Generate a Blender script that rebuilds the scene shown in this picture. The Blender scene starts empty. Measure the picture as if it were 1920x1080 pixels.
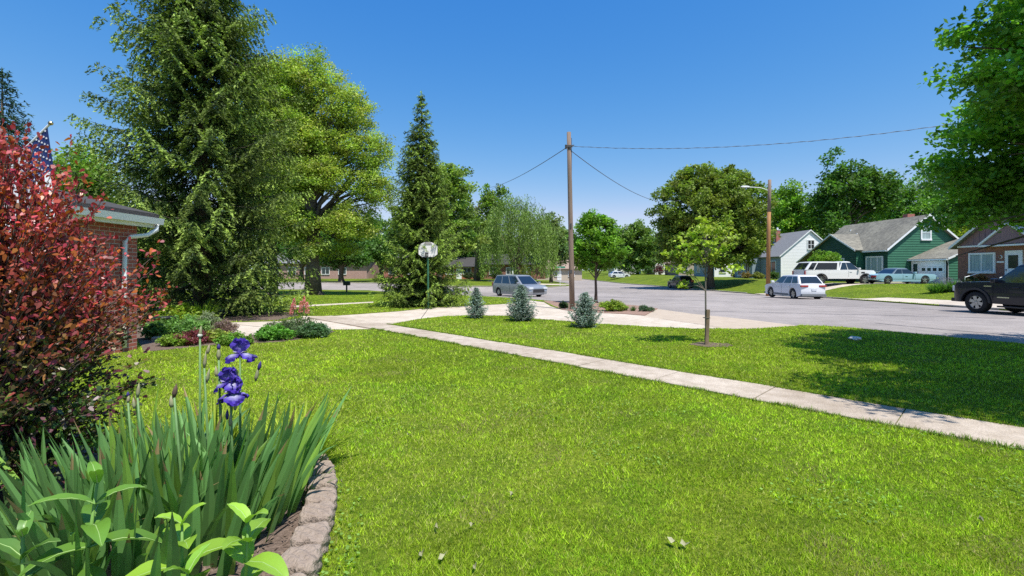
import bpy, bmesh, math, random
import numpy as np
from mathutils import Vector, Matrix
from mathutils.geometry import delaunay_2d_cdt

# ------------------------------------------------------------------ camera, sky, sun, exposure
scene = bpy.context.scene
PX = 880.0            # focal length in pixels of a 1920 wide picture
EYE = 1.6
HOR = 506.0           # row of the horizon
cam_d = bpy.data.cameras.new("camera"); cam = bpy.data.objects.new("camera", cam_d)
scene.collection.objects.link(cam); scene.camera = cam
cam.location = (0, 0, EYE); cam.rotation_euler = (math.radians(90), 0, 0)
cam_d.sensor_width = 36; cam_d.lens = PX / 1920 * 36
cam_d.shift_y = -(540 - HOR) / 1920
cam_d.clip_start = 0.05; cam_d.clip_end = 3000

SUN = Vector((0.5, -0.87, 0)).normalized() * math.cos(math.radians(65)) + Vector((0, 0, math.sin(math.radians(65))))
world = bpy.data.worlds.new("World"); scene.world = world; world.use_nodes = True
wn = world.node_tree; wn.nodes.clear()
sky = wn.nodes.new('ShaderNodeTexSky'); sky.sky_type = 'NISHITA'; sky.sun_disc = False
sky.sun_elevation = math.radians(65); sky.sun_rotation = math.atan2(SUN.x, SUN.y)
sky.air_density = 1.0; sky.dust_density = 0.25; sky.ozone_density = 4.0; sky.altitude = 200
bg = wn.nodes.new('ShaderNodeBackground'); bg.inputs[1].default_value = 0.115
wo = wn.nodes.new('ShaderNodeOutputWorld')
# deep polarised blue: per-channel contrast of the sky colour
sp_ = wn.nodes.new('ShaderNodeSeparateColor'); cb_ = wn.nodes.new('ShaderNodeCombineColor'); wn.links.new(sky.outputs[0], sp_.inputs[0])
for ch, (a_, p_) in enumerate(((1.9, 1.85), (.85, .9), (.9035, .36))):
    m1 = wn.nodes.new('ShaderNodeMath'); m1.operation = 'MULTIPLY'; m1.inputs[1].default_value = .157
    m2 = wn.nodes.new('ShaderNodeMath'); m2.operation = 'POWER'; m2.inputs[1].default_value = p_
    m3_ = wn.nodes.new('ShaderNodeMath'); m3_.operation = 'MULTIPLY'; m3_.inputs[1].default_value = a_ / .157
    wn.links.new(sp_.outputs[ch], m1.inputs[0]); wn.links.new(m1.outputs[0], m2.inputs[0]); wn.links.new(m2.outputs[0], m3_.inputs[0]); (outs_ := globals().setdefault('outs_', [])).append(m3_.outputs[0])
mg = wn.nodes.new('ShaderNodeMath'); mg.operation = 'MULTIPLY'; mg.inputs[1].default_value = .80; wn.links.new(outs_[1], mg.inputs[0])
mn = wn.nodes.new('ShaderNodeMath'); mn.operation = 'MINIMUM'; wn.links.new(outs_[0], mn.inputs[0]); wn.links.new(mg.outputs[0], mn.inputs[1])
wn.links.new(mn.outputs[0], cb_.inputs[0]); wn.links.new(outs_[1], cb_.inputs[1]); wn.links.new(outs_[2], cb_.inputs[2])
wn.links.new(cb_.outputs[0], bg.inputs[0]); wn.links.new(bg.outputs[0], wo.inputs[0])
sl = bpy.data.lights.new("sun", 'SUN'); sl.energy = 4.6; sl.angle = math.radians(0.5); sl.color = (1, 0.965, 0.9)
so = bpy.data.objects.new("sun", sl); scene.collection.objects.link(so)
so.rotation_euler = SUN.to_track_quat('Z', 'Y').to_euler()
vs = scene.view_settings; vs.view_transform = 'Standard'; vs.look = 'None'; vs.exposure = 0.45; vs.gamma = 1
cy = scene.cycles
cy.max_bounces = 6; cy.diffuse_bounces = 3; cy.glossy_bounces = 3; cy.transmission_bounces = 4; cy.transparent_max_bounces = 6
cy.use_denoising = False
cy.sample_clamp_indirect = 6
try: cy.denoising_prefilter = 'ACCURATE'
except Exception: pass

# ------------------------------------------------------------------ helpers
R = random.Random(7)
col = scene.collection
def rng(seed): return np.random.default_rng(seed)
def link(o, parent=None):
    col.objects.link(o)
    if parent: o.parent = parent
    return o
def tag(o, label=None, cat=None, group=None, kind=None):
    if label: o['label'] = label
    if cat: o['category'] = cat
    if group: o['group'] = group
    if kind: o['kind'] = kind
    return o
def thing(name, label, cat, loc=(0, 0, 0), rz=0, group=None):
    o = bpy.data.objects.new(name, None); o.empty_display_size = 0.3
    col.objects.link(o); o.location = loc; o.rotation_euler = (0, 0, rz)
    return tag(o, label, cat, group)

def lin(r, g, b):
    f = lambda c: (c / 255 / 12.92) if c / 255 <= .04045 else ((c / 255 + .055) / 1.055) ** 2.4
    return (f(r), f(g), f(b))

MATS = {}
def mat(name, c, rough=.7, metal=0, spec=.4, var=0, scale=8, bump=0, bscale=None, c2=None, coat=0, stretch=None):
    if name in MATS: return MATS[name]
    m = bpy.data.materials.new(name); m.use_nodes = True; MATS[name] = m
    nt = m.node_tree; b = nt.nodes['Principled BSDF']
    b.inputs['Base Color'].default_value = (*c, 1); b.inputs['Roughness'].default_value = rough
    b.inputs['Metallic'].default_value = metal; b.inputs['Specular IOR Level'].default_value = spec
    b.inputs['Coat Weight'].default_value = coat; b.inputs['Coat Roughness'].default_value = .05
    tc = nt.nodes.new('ShaderNodeTexCoord'); src = tc.outputs['Object']
    if stretch:
        mp = nt.nodes.new('ShaderNodeMapping'); mp.inputs['Scale'].default_value = stretch
        nt.links.new(src, mp.inputs[0]); src = mp.outputs[0]
    if var or c2:
        n = nt.nodes.new('ShaderNodeTexNoise'); n.inputs['Scale'].default_value = scale; n.inputs['Detail'].default_value = 6
        n.inputs['Roughness'].default_value = .65
        nt.links.new(src, n.inputs['Vector'])
        rp = nt.nodes.new('ShaderNodeValToRGB'); rp.color_ramp.elements[0].position = .3; rp.color_ramp.elements[1].position = .7
        lo = c2 if c2 else tuple(x * (1 - var) for x in c); hi = c if c2 else tuple(min(1, x * (1 + var)) for x in c)
        rp.color_ramp.elements[0].color = (*lo, 1); rp.color_ramp.elements[1].color = (*hi, 1)
        nt.links.new(n.outputs[0], rp.inputs[0]); nt.links.new(rp.outputs[0], b.inputs['Base Color'])
    if bump:
        n2 = nt.nodes.new('ShaderNodeTexNoise'); n2.inputs['Scale'].default_value = bscale or scale * 3; n2.inputs['Detail'].default_value = 4
        nt.links.new(src, n2.inputs['Vector'])
        bp = nt.nodes.new('ShaderNodeBump'); bp.inputs['Strength'].default_value = bump; bp.inputs['Distance'].default_value = .02
        nt.links.new(n2.outputs[0], bp.inputs['Height']); nt.links.new(bp.outputs[0], b.inputs['Normal'])
    return m
def leafmat(name, rough=.5, spec=.3, trans=.35, sat=1.0):
    m = bpy.data.materials.new(name); m.use_nodes = True; nt = m.node_tree; b = nt.nodes['Principled BSDF']
    at = nt.nodes.new('ShaderNodeAttribute'); at.attribute_name = 'Col'
    b.inputs['Roughness'].default_value = rough; b.inputs['Specular IOR Level'].default_value = spec
    nt.links.new(at.outputs['Color'], b.inputs['Base Color'])
    tr = nt.nodes.new('ShaderNodeBsdfTranslucent')
    mu = nt.nodes.new('ShaderNodeMix'); mu.data_type = 'RGBA'; mu.blend_type = 'MULTIPLY'; mu.inputs[0].default_value = 1
    mu.inputs[7].default_value = (1.25, 1.45, .55, 1)
    nt.links.new(at.outputs['Color'], mu.inputs[6]); nt.links.new(mu.outputs[2], tr.inputs[0])
    mx = nt.nodes.new('ShaderNodeMixShader'); mx.inputs[0].default_value = trans
    nt.links.new(b.outputs[0], mx.inputs[1]); nt.links.new(tr.outputs[0], mx.inputs[2])
    nt.links.new(mx.outputs[0], nt.nodes['Material Output'].inputs[0]); return m
M_LEAF = leafmat('leaf'); M_NEEDLE = leafmat('needle', .6, .2, .18); M_GRASS = leafmat('grass_blade', .6, .12, .38)
M_GLOSSLEAF = leafmat('glossy_leaf', .36, .45, .28); M_PETAL = leafmat('petal', .6, .2, .25)
def brickmat(name, c1, c2, mortar, sc=1.0, bw=.215, bh=.075):
    m = bpy.data.materials.new(name); m.use_nodes = True; nt = m.node_tree; b = nt.nodes['Principled BSDF']
    tc = nt.nodes.new('ShaderNodeTexCoord'); sp = nt.nodes.new('ShaderNodeSeparateXYZ'); nt.links.new(tc.outputs['Object'], sp.inputs[0])
    ad = nt.nodes.new('ShaderNodeMath'); ad.operation = 'ADD'; nt.links.new(sp.outputs[0], ad.inputs[0]); nt.links.new(sp.outputs[1], ad.inputs[1])
    cb = nt.nodes.new('ShaderNodeCombineXYZ'); nt.links.new(ad.outputs[0], cb.inputs[0]); nt.links.new(sp.outputs[2], cb.inputs[1])
    br = nt.nodes.new('ShaderNodeTexBrick'); br.inputs['Scale'].default_value = sc
    br.inputs['Brick Width'].default_value = bw; br.inputs['Row Height'].default_value = bh; br.inputs['Mortar Size'].default_value = .006
    br.inputs['Color1'].default_value = (*c1, 1); br.inputs['Color2'].default_value = (*c2, 1); br.inputs['Mortar'].default_value = (*mortar, 1)
    nt.links.new(cb.outputs[0], br.inputs[0]); nt.links.new(br.outputs[0], b.inputs['Base Color']); b.inputs['Roughness'].default_value = .9
    bp = nt.nodes.new('ShaderNodeBump'); bp.inputs['Strength'].default_value = .4; bp.inputs['Distance'].default_value = .01; bp.invert = True
    nt.links.new(br.outputs[1], bp.inputs['Height']); nt.links.new(bp.outputs[0], b.inputs['Normal']); return m

def fast_mesh(name, V, k, cols=None, m=None, parent=None, smooth=False):
    """V: (n*k,3) vertices, every k in a row are one face."""
    V = np.ascontiguousarray(V.reshape(-1, 3), dtype=np.float32); n = len(V) // k
    me = bpy.data.meshes.new(name)
    me.vertices.add(len(V)); me.vertices.foreach_set('co', V.ravel())
    me.loops.add(len(V)); me.loops.foreach_set('vertex_index', np.arange(len(V), dtype=np.int32))
    me.polygons.add(n); me.polygons.foreach_set('loop_start', np.arange(0, len(V), k, dtype=np.int32))
    if cols is not None:
        a = me.attributes.new('Col', 'FLOAT_COLOR', 'POINT')
        c = np.ones((len(V), 4), dtype=np.float32); c[:, :3] = np.repeat(np.clip(cols, 0.002, 1), k, axis=0) if len(cols) == n else cols
        a.data.foreach_set('color', c.ravel())
    me.update(calc_edges=True)
    if m: me.materials.append(m)
    return link(bpy.data.objects.new(name, me), parent)

class MB:
    def __init__(s): s.v = []; s.f = []
    def add(s, vs, fs):
        b = len(s.v); s.v += [tuple(p) for p in vs]; s.f += [tuple(b + i for i in f) for f in fs]; return s
    def box(s, x0, x1, y0, y1, z0, z1):
        return s.add([(x0, y0, z0), (x1, y0, z0), (x1, y1, z0), (x0, y1, z0), (x0, y0, z1), (x1, y0, z1), (x1, y1, z1), (x0, y1, z1)],
                     [(0, 3, 2, 1), (4, 5, 6, 7), (0, 1, 5, 4), (1, 2, 6, 5), (2, 3, 7, 6), (3, 0, 4, 7)])
    def obox(s, o, u, n, u0, u1, z0, z1, n0, n1):
        o, u, n = Vector(o), Vector(u), Vector(n); Z = Vector((0, 0, 1)); vs = []
        for z in (z0, z1):
            for a, b in ((u0, n0), (u1, n0), (u1, n1), (u0, n1)): vs.append(o + u * a + n * b + Z * z)
        return s.add(vs, [(0, 3, 2, 1), (4, 5, 6, 7), (0, 1, 5, 4), (1, 2, 6, 5), (2, 3, 7, 6), (3, 0, 4, 7)])
    def prism(s, poly, off):
        """poly: 3D points of one face; off: extrusion vector"""
        n = len(poly); off = Vector(off); a = [Vector(p) for p in poly]; b = [p + off for p in a]
        return s.add(a + b, [tuple(range(n))[::-1], tuple(range(n, 2 * n))] + [(i, (i + 1) % n, n + (i + 1) % n, n + i) for i in range(n)])
    def tube(s, pts, rad, seg=8, cap=True):
        pts = [Vector(p) for p in pts]
        if not hasattr(rad, '__len__'): rad = [rad] * len(pts)
        base = len(s.v); up = Vector((0, 0, 1))
        for i, p in enumerate(pts):
            d = (pts[min(i + 1, len(pts) - 1)] - pts[max(i - 1, 0)]).normalized()
            a = d.cross(up if abs(d.z) < .9 else Vector((1, 0, 0))).normalized(); b = d.cross(a)
            for k in range(seg):
                t = 2 * math.pi * k / seg; s.v.append(tuple(p + (a * math.cos(t) + b * math.sin(t)) * rad[i]))
        for i in range(len(pts) - 1):
            for k in range(seg):
                q = base + i * seg; s.f.append((q + k, q + (k + 1) % seg, q + seg + (k + 1) % seg, q + seg + k))
        if cap:
            s.f.append(tuple(base + k for k in range(seg))[::-1]); q = base + (len(pts) - 1) * seg; s.f.append(tuple(q + k for k in range(seg)))
        return s
    def lathe(s, prof, seg=20, axis='z', c=(0, 0, 0)):
        base = len(s.v)
        for r, h in prof:
            for k in range(seg):
                t = 2 * math.pi * k / seg; x, y = r * math.cos(t), r * math.sin(t)
                p = (x, y, h) if axis == 'z' else (x, h, y)
                s.v.append((p[0] + c[0], p[1] + c[1], p[2] + c[2]))
        for i in range(len(prof) - 1):
            for k in range(seg):
                q = base + i * seg; s.f.append((q + k, q + (k + 1) % seg, q + seg + (k + 1) % seg, q + seg + k))
        return s
    def build(s, name, m, parent=None, bevel=0, smooth=False, seg=2):
        me = bpy.data.meshes.new(name); me.from_pydata(s.v, [], s.f); me.materials.append(m)
        bm = bmesh.new(); bm.from_mesh(me); bmesh.ops.recalc_face_normals(bm, faces=bm.faces); bm.to_mesh(me); bm.free()
        o = link(bpy.data.objects.new(name, me), parent)
        if bevel:
            b = o.modifiers.new('b', 'BEVEL'); b.width = bevel; b.segments = seg; b.limit_method = 'ANGLE'; b.angle_limit = math.radians(28)
            b.harden_normals = False
        if smooth:
            for p in me.polygons: p.use_smooth = True
            if bevel: o.modifiers.new('w', 'WEIGHTED_NORMAL')
        return o

def vnoise(x, y, s, seed=0):
    x = np.asarray(x) / s + seed * 13.7; y = np.asarray(y) / s + seed * 7.3
    xi = np.floor(x).astype(np.int64); yi = np.floor(y).astype(np.int64); fx = x - xi; fy = y - yi
    h = lambda a, b: (np.abs(np.sin(a * 127.1 + b * 311.7 + seed) * 43758.5453) % 1.0)
    fx = fx * fx * (3 - 2 * fx); fy = fy * fy * (3 - 2 * fy)
    return (h(xi, yi) * (1 - fx) + h(xi + 1, yi) * fx) * (1 - fy) + (h(xi, yi + 1) * (1 - fx) + h(xi + 1, yi + 1) * fx) * fy
def sm(t): t = np.clip(t, 0, 1); return t * t * (3 - 2 * t)

# ------------------------------------------------------------------ terrain
RC = [(30, -12), (24, 0), (21.8, 10), (21.3, 19), (21.4, 24), (22, 30), (22.4, 33), (22.7, 45), (22, 57), (20.5, 69.5), (18.8, 81), (17.8, 110), (17.5, 260)]
RCX = np.array([p[0] for p in RC]); RCY = np.array([p[1] for p in RC])
def T(x, y):
    x = np.asarray(x, float); y = np.asarray(y, float)
    b = np.interp(y, [12, 16, 20, 26, 32, 37, 42, 50, 58], [0, -.03, -.1, -.2, -.32, -.47, -.6, -.67, -.69])
    b = b + .7 * sm((6 - x) / 10) * sm((y - 50) / 12)
    cx = np.interp(y, RCY, RCX)
    r = sm((x - cx - .6) / 7.0)
    z = b * (1 - r) + .4 * r
    return z + 0.25 * sm((-4 - x) / 8) * 0
def G(px, py, off=0.0):
    """ground point seen at a place of the photograph"""
    d = EYE * PX / (py - HOR)
    for _ in range(60):
        z = float(T((px - 960) / PX * d, d)) + off
        d = .5 * d + .5 * (EYE - z) * PX / (py - HOR)
    return ((px - 960) / PX * d, d)
def gz(x, y, off=0): return float(T(x, y)) + off
def at(px, py, d): return ((px - 960) / PX * d, d, EYE - (py - HOR) / PX * d)

# plan of the surfaces
ROAD = [(20, -12), (14.2, 5.5)] + [G(*p, -.06) for p in [(1920, 649.4), (1817, 639.7), (1696, 627.7), (1600, 618.5), (1551, 614.8), (1489, 613), (1395, 601), (1313, 593), (1240, 582), (1200, 576.5), (1120, 569.5), (1060, 567.5), (1035, 566), (990, 562), (955, 559.5), (900, 556.5), (840, 553), (690, 545), (540, 543.5)]] + \
    [(-60, 52), (-130, 54), (-130, 66), (-70, 64)] + [G(*p, -.06) for p in [(540, 530), (690, 531), (850, 537.5), (960, 539.5), (1030, 539), (1062, 536.5)]] + [(9.5, 72), (8.8, 90), (8, 130), (8, 260)] + RC[::-1]
DRIVE = [G(*p) for p in [(560, 591.5), (622, 591.7), (747.5, 583), (804, 576.7), (872, 573.5), (956, 568.8), (978, 565.5), (990, 562.2), (1020, 566), (1033, 573.5), (1054, 580), (1073, 583), (1129, 586), (1171, 588), (1208, 591), (1242, 597.5), (1300, 605), (1355, 613), (1351, 615.8), (1300, 616), (1212, 612), (1129, 607), (1071, 602.7), (1002, 597), (956, 591.9), (877, 591), (831, 593), (789, 597.5), (720.4, 609.6), (676, 608), (572, 597)]]
APRON = [G(*p, -.06) for p in [(1233, 580.5), (1300, 590), (1395, 599.8), (1489, 611.5), (1500, 614)]] + [G(*p) for p in [(1420, 616), (1355, 616.5), (1300, 605), (1242, 597.5), (1208, 591)]]
ISLAND = [G(*p, -.06) for p in [(1033, 573.5), (1018, 565.5), (1060, 566.5), (1120, 568.5), (1200, 575.5), (1233, 580.5)]] + [G(*p) for p in [(1208, 591), (1171, 588), (1129, 586), (1073, 583), (1054, 580)]]
WALK2 = [G(*p) for p in [(430, 604), (530, 601.5), (574, 594.5), (640, 603), (700, 617), (614, 618), (485, 628), (420, 634), (380, 625)]]
BED = [(-0.98, 1.2)] + [G(*p) for p in [(588, 1079), (612, 1010), (618, 950), (612, 900), (598, 880), (575, 866)]] + [(-1.9, 4.05), (-2.5, 4.1), (-3.3, 4.15), (-5.2, 4.4), (-7.4, 4.8), (-7.4, -1), (-0.98, -1)]
BED2 = [G(*p) for p in [(270, 660), (430, 645), (520, 642), (600, 631), (628, 622), (612, 618), (485, 628), (430, 634), (420, 633), (380, 625), (425, 604), (300, 598), (240, 606)]]
BED3 = [G(*p) for p in [(180, 604), (300, 597), (430, 603), (520, 600), (560, 592), (556, 586), (470, 582), (300, 575), (180, 572)]]
SDRIVE = [(22.5, 39.2), (37.2, 40.3), (37.2, 43.7), (22.7, 44.2)]
SWALK = [(21.75, 19.5), (21.75, 23.5), (22.3, 31.5), (24.4, 30.5), (24.2, 22), (23.6, 19.5)]
THINW = [G(*p) for p in [(540, 577.2), (574, 575), (700, 567.5), (700, 565.7), (574, 572), (540, 574)]]
LANEW = [(-3, 66), (9.3, 73), (9.0, 76), (-4, 69)]
def inpoly(x, y, poly):
    x = np.asarray(x); y = np.asarray(y); r = np.zeros(x.shape, bool); n = len(poly)
    for i in range(n):
        x1, y1 = poly[i]; x2, y2 = poly[(i + 1) % n]
        c = ((y1 > y) != (y2 > y)) & (x < (x2 - x1) * (y - y1) / ((y2 - y1) or 1e-9) + x1); r ^= c
    return r
# public sidewalk: straight strip
SA = np.array(G(1920, 804.7)); SB = np.array(G(622, 592.9)); SC = np.array(G(1920, 845.6)); SD = np.array(G(572, 596.7))
u = (SB - SA) / np.linalg.norm(SB - SA); nrm = np.array([u[1], -u[0]])       # towards the street
if nrm @ (SA - SC) < 0: nrm = -nrm
SW = abs((SA - SC) @ nrm); S0 = SC - u * 8.5; SLEN = (SD - S0) @ u + .2
SIDE = [tuple(S0), tuple(S0 + u * SLEN), tuple(S0 + u * SLEN + nrm * SW), tuple(S0 + nrm * SW)]

m_lawn = mat('lawn_soil', (.13, .185, .024), .95, spec=.1, c2=(.09, .125, .018), scale=3.0, bump=.9, bscale=60)
def layered(mt, base, layers):
    nt = mt.node_tree; b = nt.nodes['Principled BSDF']; tc = nt.nodes.new('ShaderNodeTexCoord'); prev = None
    for sc, lo, hi, f in layers:
        n = nt.nodes.new('ShaderNodeTexNoise'); n.inputs['Scale'].default_value = sc; n.inputs['Detail'].default_value = 5; nt.links.new(tc.outputs['Object'], n.inputs['Vector'])
        r = nt.nodes.new('ShaderNodeValToRGB'); r.color_ramp.elements[0].position = .36; r.color_ramp.elements[1].position = .64
        r.color_ramp.elements[0].color = (*lo, 1); r.color_ramp.elements[1].color = (*hi, 1); nt.links.new(n.outputs[0], r.inputs[0])
        m = nt.nodes.new('ShaderNodeMix'); m.data_type = 'RGBA'; m.blend_type = 'MULTIPLY'; m.inputs[0].default_value = f; nt.links.new(r.outputs[0], m.inputs[7])
        if prev is None: m.inputs[6].default_value = (*base, 1)
        else: nt.links.new(prev, m.inputs[6])
        prev = m.outputs[2]
    nt.links.new(prev, b.inputs['Base Color'])
layered(m_lawn, (.115, .165, .018), ((.35, (.80, .86, .8), (1.22, 1.14, 1.1), 1), (2.2, (.78, .84, .8), (1.25, 1.18, 1.1), 1), (26, (.6, .68, .6), (1.45, 1.32, 1.3), 1)))
m_asph = mat('asphalt', (.325, .292, .280), .92, spec=.2, c2=(.265, .240, .230), scale=.8, bump=.25, bscale=120)
m_conc = mat('concrete', (.63, .55, .455), .9, spec=.15, c2=(.49, .42, .34), scale=1.6, bump=.25, bscale=90)
m_apron = mat('tan_apron', (.50, .41, .32), .95, spec=.2, c2=(.42, .34, .26), scale=3, bump=.4, bscale=60)
m_side = mat('sidewalk_concrete', (.56, .48, .395), .92, spec=.15, c2=(.40, .34, .275), scale=1.9, bump=.35, bscale=110)
g3 = lambda a: (a, a, a)
layered(m_asph, (.31, .272, .250), ((.13, g3(.86), g3(1.12), 1), (1.1, g3(.9), g3(1.08), 1), (14, g3(.92), g3(1.07), 1), (95, g3(.78), g3(1.2), 1)))
layered(m_conc, (.57, .495, .41), ((.5, (.90, .88, .86), g3(1.06), 1), (4, (.90, .88, .85), g3(1.05), 1), (70, g3(.82), g3(1.12), 1)))
layered(m_side, (.49, .42, .345), ((.6, (.84, .81, .78), g3(1.1), 1), (5, (.88, .86, .83), g3(1.08), 1), (80, g3(.78), g3(1.18), 1)))
m_mulch = mat('mulch', (.24, .175, .14), 1, spec=.1, c2=(.09, .065, .05), scale=40, bump=1, bscale=60)
m_gravel = mat('pebble_mulch', (.40, .27, .21), 1, spec=.1, c2=(.22, .13, .10), scale=25, bump=1, bscale=50)
m_curb = mat('curb_concrete', (.48, .43, .37), .9, var=.15, scale=3)
m_joint = mat('joint_filler', (.07, .06, .05), 1, var=.3, scale=20)

zones = [('road', ROAD, -.06, m_asph), ('driveway', DRIVE, -.02, m_conc), ('apron', APRON, -.03, m_apron), ('pebble_bed', ISLAND, .0, m_gravel),
         ('side_driveway', SDRIVE, -.01, m_conc), ('far_pavement', SWALK, -.01, m_conc), ('garden_walk', WALK2, -.01, m_conc),
         ('garden_soil', BED, .01, m_mulch), ('far_garden_soil', BED2, .01, m_mulch), ('spruce_soil', BED3, .0, m_mulch),
         ('thin_walk', THINW, .005, m_conc), ('far_walk', LANEW, -.01, m_conc)]
vs_, fs_ = [], []
def area2(q): return sum(a[0] * b[1] - b[0] * a[1] for a, b in zip(q, q[1:] + q[:1]))
zones = [(a, b if area2(b) > 0 else b[::-1], c, d) for a, b, c, d in zones]
for nme, poly, off, mm in zones:
    pts = []
    for i in range(len(poly)):                       # split long edges
        a = np.array(poly[i]); b = np.array(poly[(i + 1) % len(poly)]); L = np.linalg.norm(b - a)
        far = min(abs(a[1]) + abs(a[0]), abs(b[1]) + abs(b[0])); st = 1.0 if far < 70 else 6
        k = max(1, int(L / st)); pts += [tuple(a + (b - a) * j / k) for j in range(k)]
    fs_.append(list(range(len(vs_), len(vs_) + len(pts)))); vs_ += pts
def axis(a):
    out = [a[0][0]]
    for (p, q, st) in a:
        k = int(round((q - p) / st)); out += [p + (q - p) * (j + 1) / k for j in range(k)]
    return out
gx = axis([(-420, -140, 40), (-140, -40, 8), (-40, -12, 2), (-12, 26, 1.0), (26, 44, 1.5), (44, 140, 8), (140, 420, 40)])
gy = axis([(-30, 0, 6), (0, 26, 1.0), (26, 64, 1.5), (64, 100, 3), (100, 200, 10), (200, 900, 70)])
for x in gx:
    for y in gy: vs_.append((x + .013, y + .017))
rv, re, rf, ov, oe, of = delaunay_2d_cdt([Vector(p) for p in vs_], [], fs_, 0, 1e-4, True)
rv = np.array([(p[0], p[1]) for p in rv]); rz = T(rv[:, 0], rv[:, 1])
buckets = {}
for f, o in zip(rf, of):
    z = min([o_ for o_ in o], key=lambda i: (0 if i in (3, 2) else 1 if i == 1 else 2)) if len(o) else -1
    buckets.setdefault(z, []).append(tuple(f))
def patch(name, faces, off, m, skirt=.25):
    vid = {}; V = []; F = []; edges = {}
    for f in faces:
        g = []
        for i in f:
            if i not in vid: vid[i] = len(V); V.append((rv[i][0], rv[i][1], rz[i] + off))
            g.append(vid[i])
        F.append(tuple(g))
        for a, b in zip(g, g[1:] + g[:1]):
            k = (min(a, b), max(a, b)); edges.setdefault(k, []).append((a, b))
    for k, e in edges.items():
        if len(e) == 1:
            a, b = e[0]; n = len(V); V += [(V[a][0], V[a][1], V[a][2] - skirt), (V[b][0], V[b][1], V[b][2] - skirt)]
            F.append((b, a, n, n + 1))
    me = bpy.data.meshes.new(name); me.from_pydata(V, [], F); me.materials.append(m)
    return tag(link(bpy.data.objects.new(name, me)), kind='structure')
patch('lawn', buckets[-1], 0, m_lawn)
for i, (nme, poly, off, mm) in enumerate(zones):
    if i in buckets: patch(nme, buckets[i], off, mm)
# sidewalk slabs with open joints
m = MB(); t = 0; JL = 1.36; k0 = SA + 0
ph = ((np.array(G(1696, 772)) - S0) @ u) % JL
edges_ = [0] + [ph + i * JL for i in range(int((SLEN - ph) / JL) + 1)] + [SLEN]
for a, b in zip(edges_, edges_[1:]):
    a += .006; b -= .006
    if b <= a: continue
    q = [S0 + u * a, S0 + u * b, S0 + u * b + nrm * SW, S0 + u * a + nrm * SW]; dz = R.uniform(-.006, .004); tz = R.uniform(-.004, .004)
    m.add([(p[0], p[1], -.1) for p in q] + [(p[0], p[1], gz(*p) + .018 + dz + (tz if j % 2 else -tz)) for j, p in enumerate(q)],
          [(4, 5, 6, 7), (0, 1, 5, 4), (1, 2, 6, 5), (2, 3, 7, 6), (3, 0, 4, 7)])
tag(m.build('sidewalk', m_side), kind='structure')
m = MB(); q = [np.array(p) for p in SIDE]
m.add([(p[0], p[1], gz(*p) + .006) for p in q], [(0, 1, 2, 3)])
tag(m.build('sidewalk_bed', m_joint), kind='structure')
# expansion joints of the driveway and the walk
m = MB()
for a, b in [((1242, 597.5), (1312, 607.5)), ((956, 569), (1002, 597)), ((1129, 586), (1100, 604.5)), ((804, 577), (789, 597.5)), ((437, 607), (560, 628 - 8)), ((872, 573.5), (880, 591)), ((1300, 605.5), (1352, 613))]:
    A = np.array(G(*a)); B = np.array(G(*b)); n_ = 14; d = (B - A) / np.linalg.norm(B - A); w = np.array([-d[1], d[0]]) * .008
    for i in range(n_):
        p = A + (B - A) * i / n_; r = A + (B - A) * (i + 1) / n_
        m.add([(*(p - w), gz(*p) - .004), (*(r - w), gz(*r) - .004), (*(r + w), gz(*r) - .004), (*(p + w), gz(*p) - .004)], [(0, 1, 2, 3)])
tag(m.build('driveway_joints', m_joint), kind='structure')
# tar-filled cracks in the street
m = MB()
for pts in ([(1300, 583), (1420, 585.5), (1560, 589), (1700, 592), (1920, 598)], [(1480, 571), (1620, 576), (1760, 581), (1920, 590)], [(1120, 556), (1250, 562), (1400, 566)], [(1640, 606), (1760, 617), (1900, 629)]):
    P = []
    for a, b in zip(pts, pts[1:]):
        for i in range(16): P.append((a[0] + (b[0] - a[0]) * i / 16, a[1] + (b[1] - a[1]) * i / 16))
    P = [G(*p, -.06) for p in P]; P = [(p[0] + R.uniform(-.03, .03), p[1] + R.uniform(-.05, .05)) for p in P]
    for p, r in zip(P, P[1:]):
        w = R.uniform(.02, .045); d = np.array(r) - np.array(p); d /= np.linalg.norm(d); nn = np.array([-d[1], d[0]]) * w
        m.add([(p[0] - nn[0], p[1] - nn[1], gz(*p) - .055), (r[0] - nn[0], r[1] - nn[1], gz(*r) - .055), (r[0] + nn[0], r[1] + nn[1], gz(*r) - .055), (p[0] + nn[0], p[1] + nn[1], gz(*p) - .055)], [(0, 1, 2, 3)])
tag(m.build('road_cracks', mat('tar', (.13, .12, .125), .8, var=.2)), kind='structure')
# curbs along the far side
def curb(name, pts, h0=-.2, h1=.04, w=.16):
    mb = MB()
    for p, r in zip(pts, pts[1:]):
        p = np.array(p, float); r = np.array(r, float); k = max(1, int(np.linalg.norm(r - p)))
        for i in range(k):
            a = p + (r - p) * i / k; b = p + (r - p) * (i + 1) / k; d = (b - a) / np.linalg.norm(b - a); n_ = np.array([d[1], -d[0]]) * w
            za, zb = gz(*a), gz(*b)
            mb.add([(*a, za + h0), (*b, zb + h0), (*(b + n_), zb + h0), (*(a + n_), za + h0), (*a, za + h1), (*b, zb + h1), (*(b + n_), zb + h1), (*(a + n_), za + h1)],
                   [(4, 5, 6, 7), (0, 1, 5, 4), (1, 2, 6, 5), (2, 3, 7, 6), (3, 0, 4, 7)])
    return tag(mb.build(name, m_curb), kind='structure')
def rc(y0, y1, n=8): return [(float(np.interp(y0 + (y1 - y0) * i / n, RCY, RCX)) - .0, y0 + (y1 - y0) * i / n) for i in range(n + 1)]
curb('curb', rc(0, 23.5)); curb('curb', rc(31, 38.5)); curb('curb', rc(45.5, 78, 20)); curb('curb', rc(78, 200, 12))
curb('gutter', [tuple(p) for p in ROAD[2:7]], h1=-.035, w=-.22)
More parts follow.
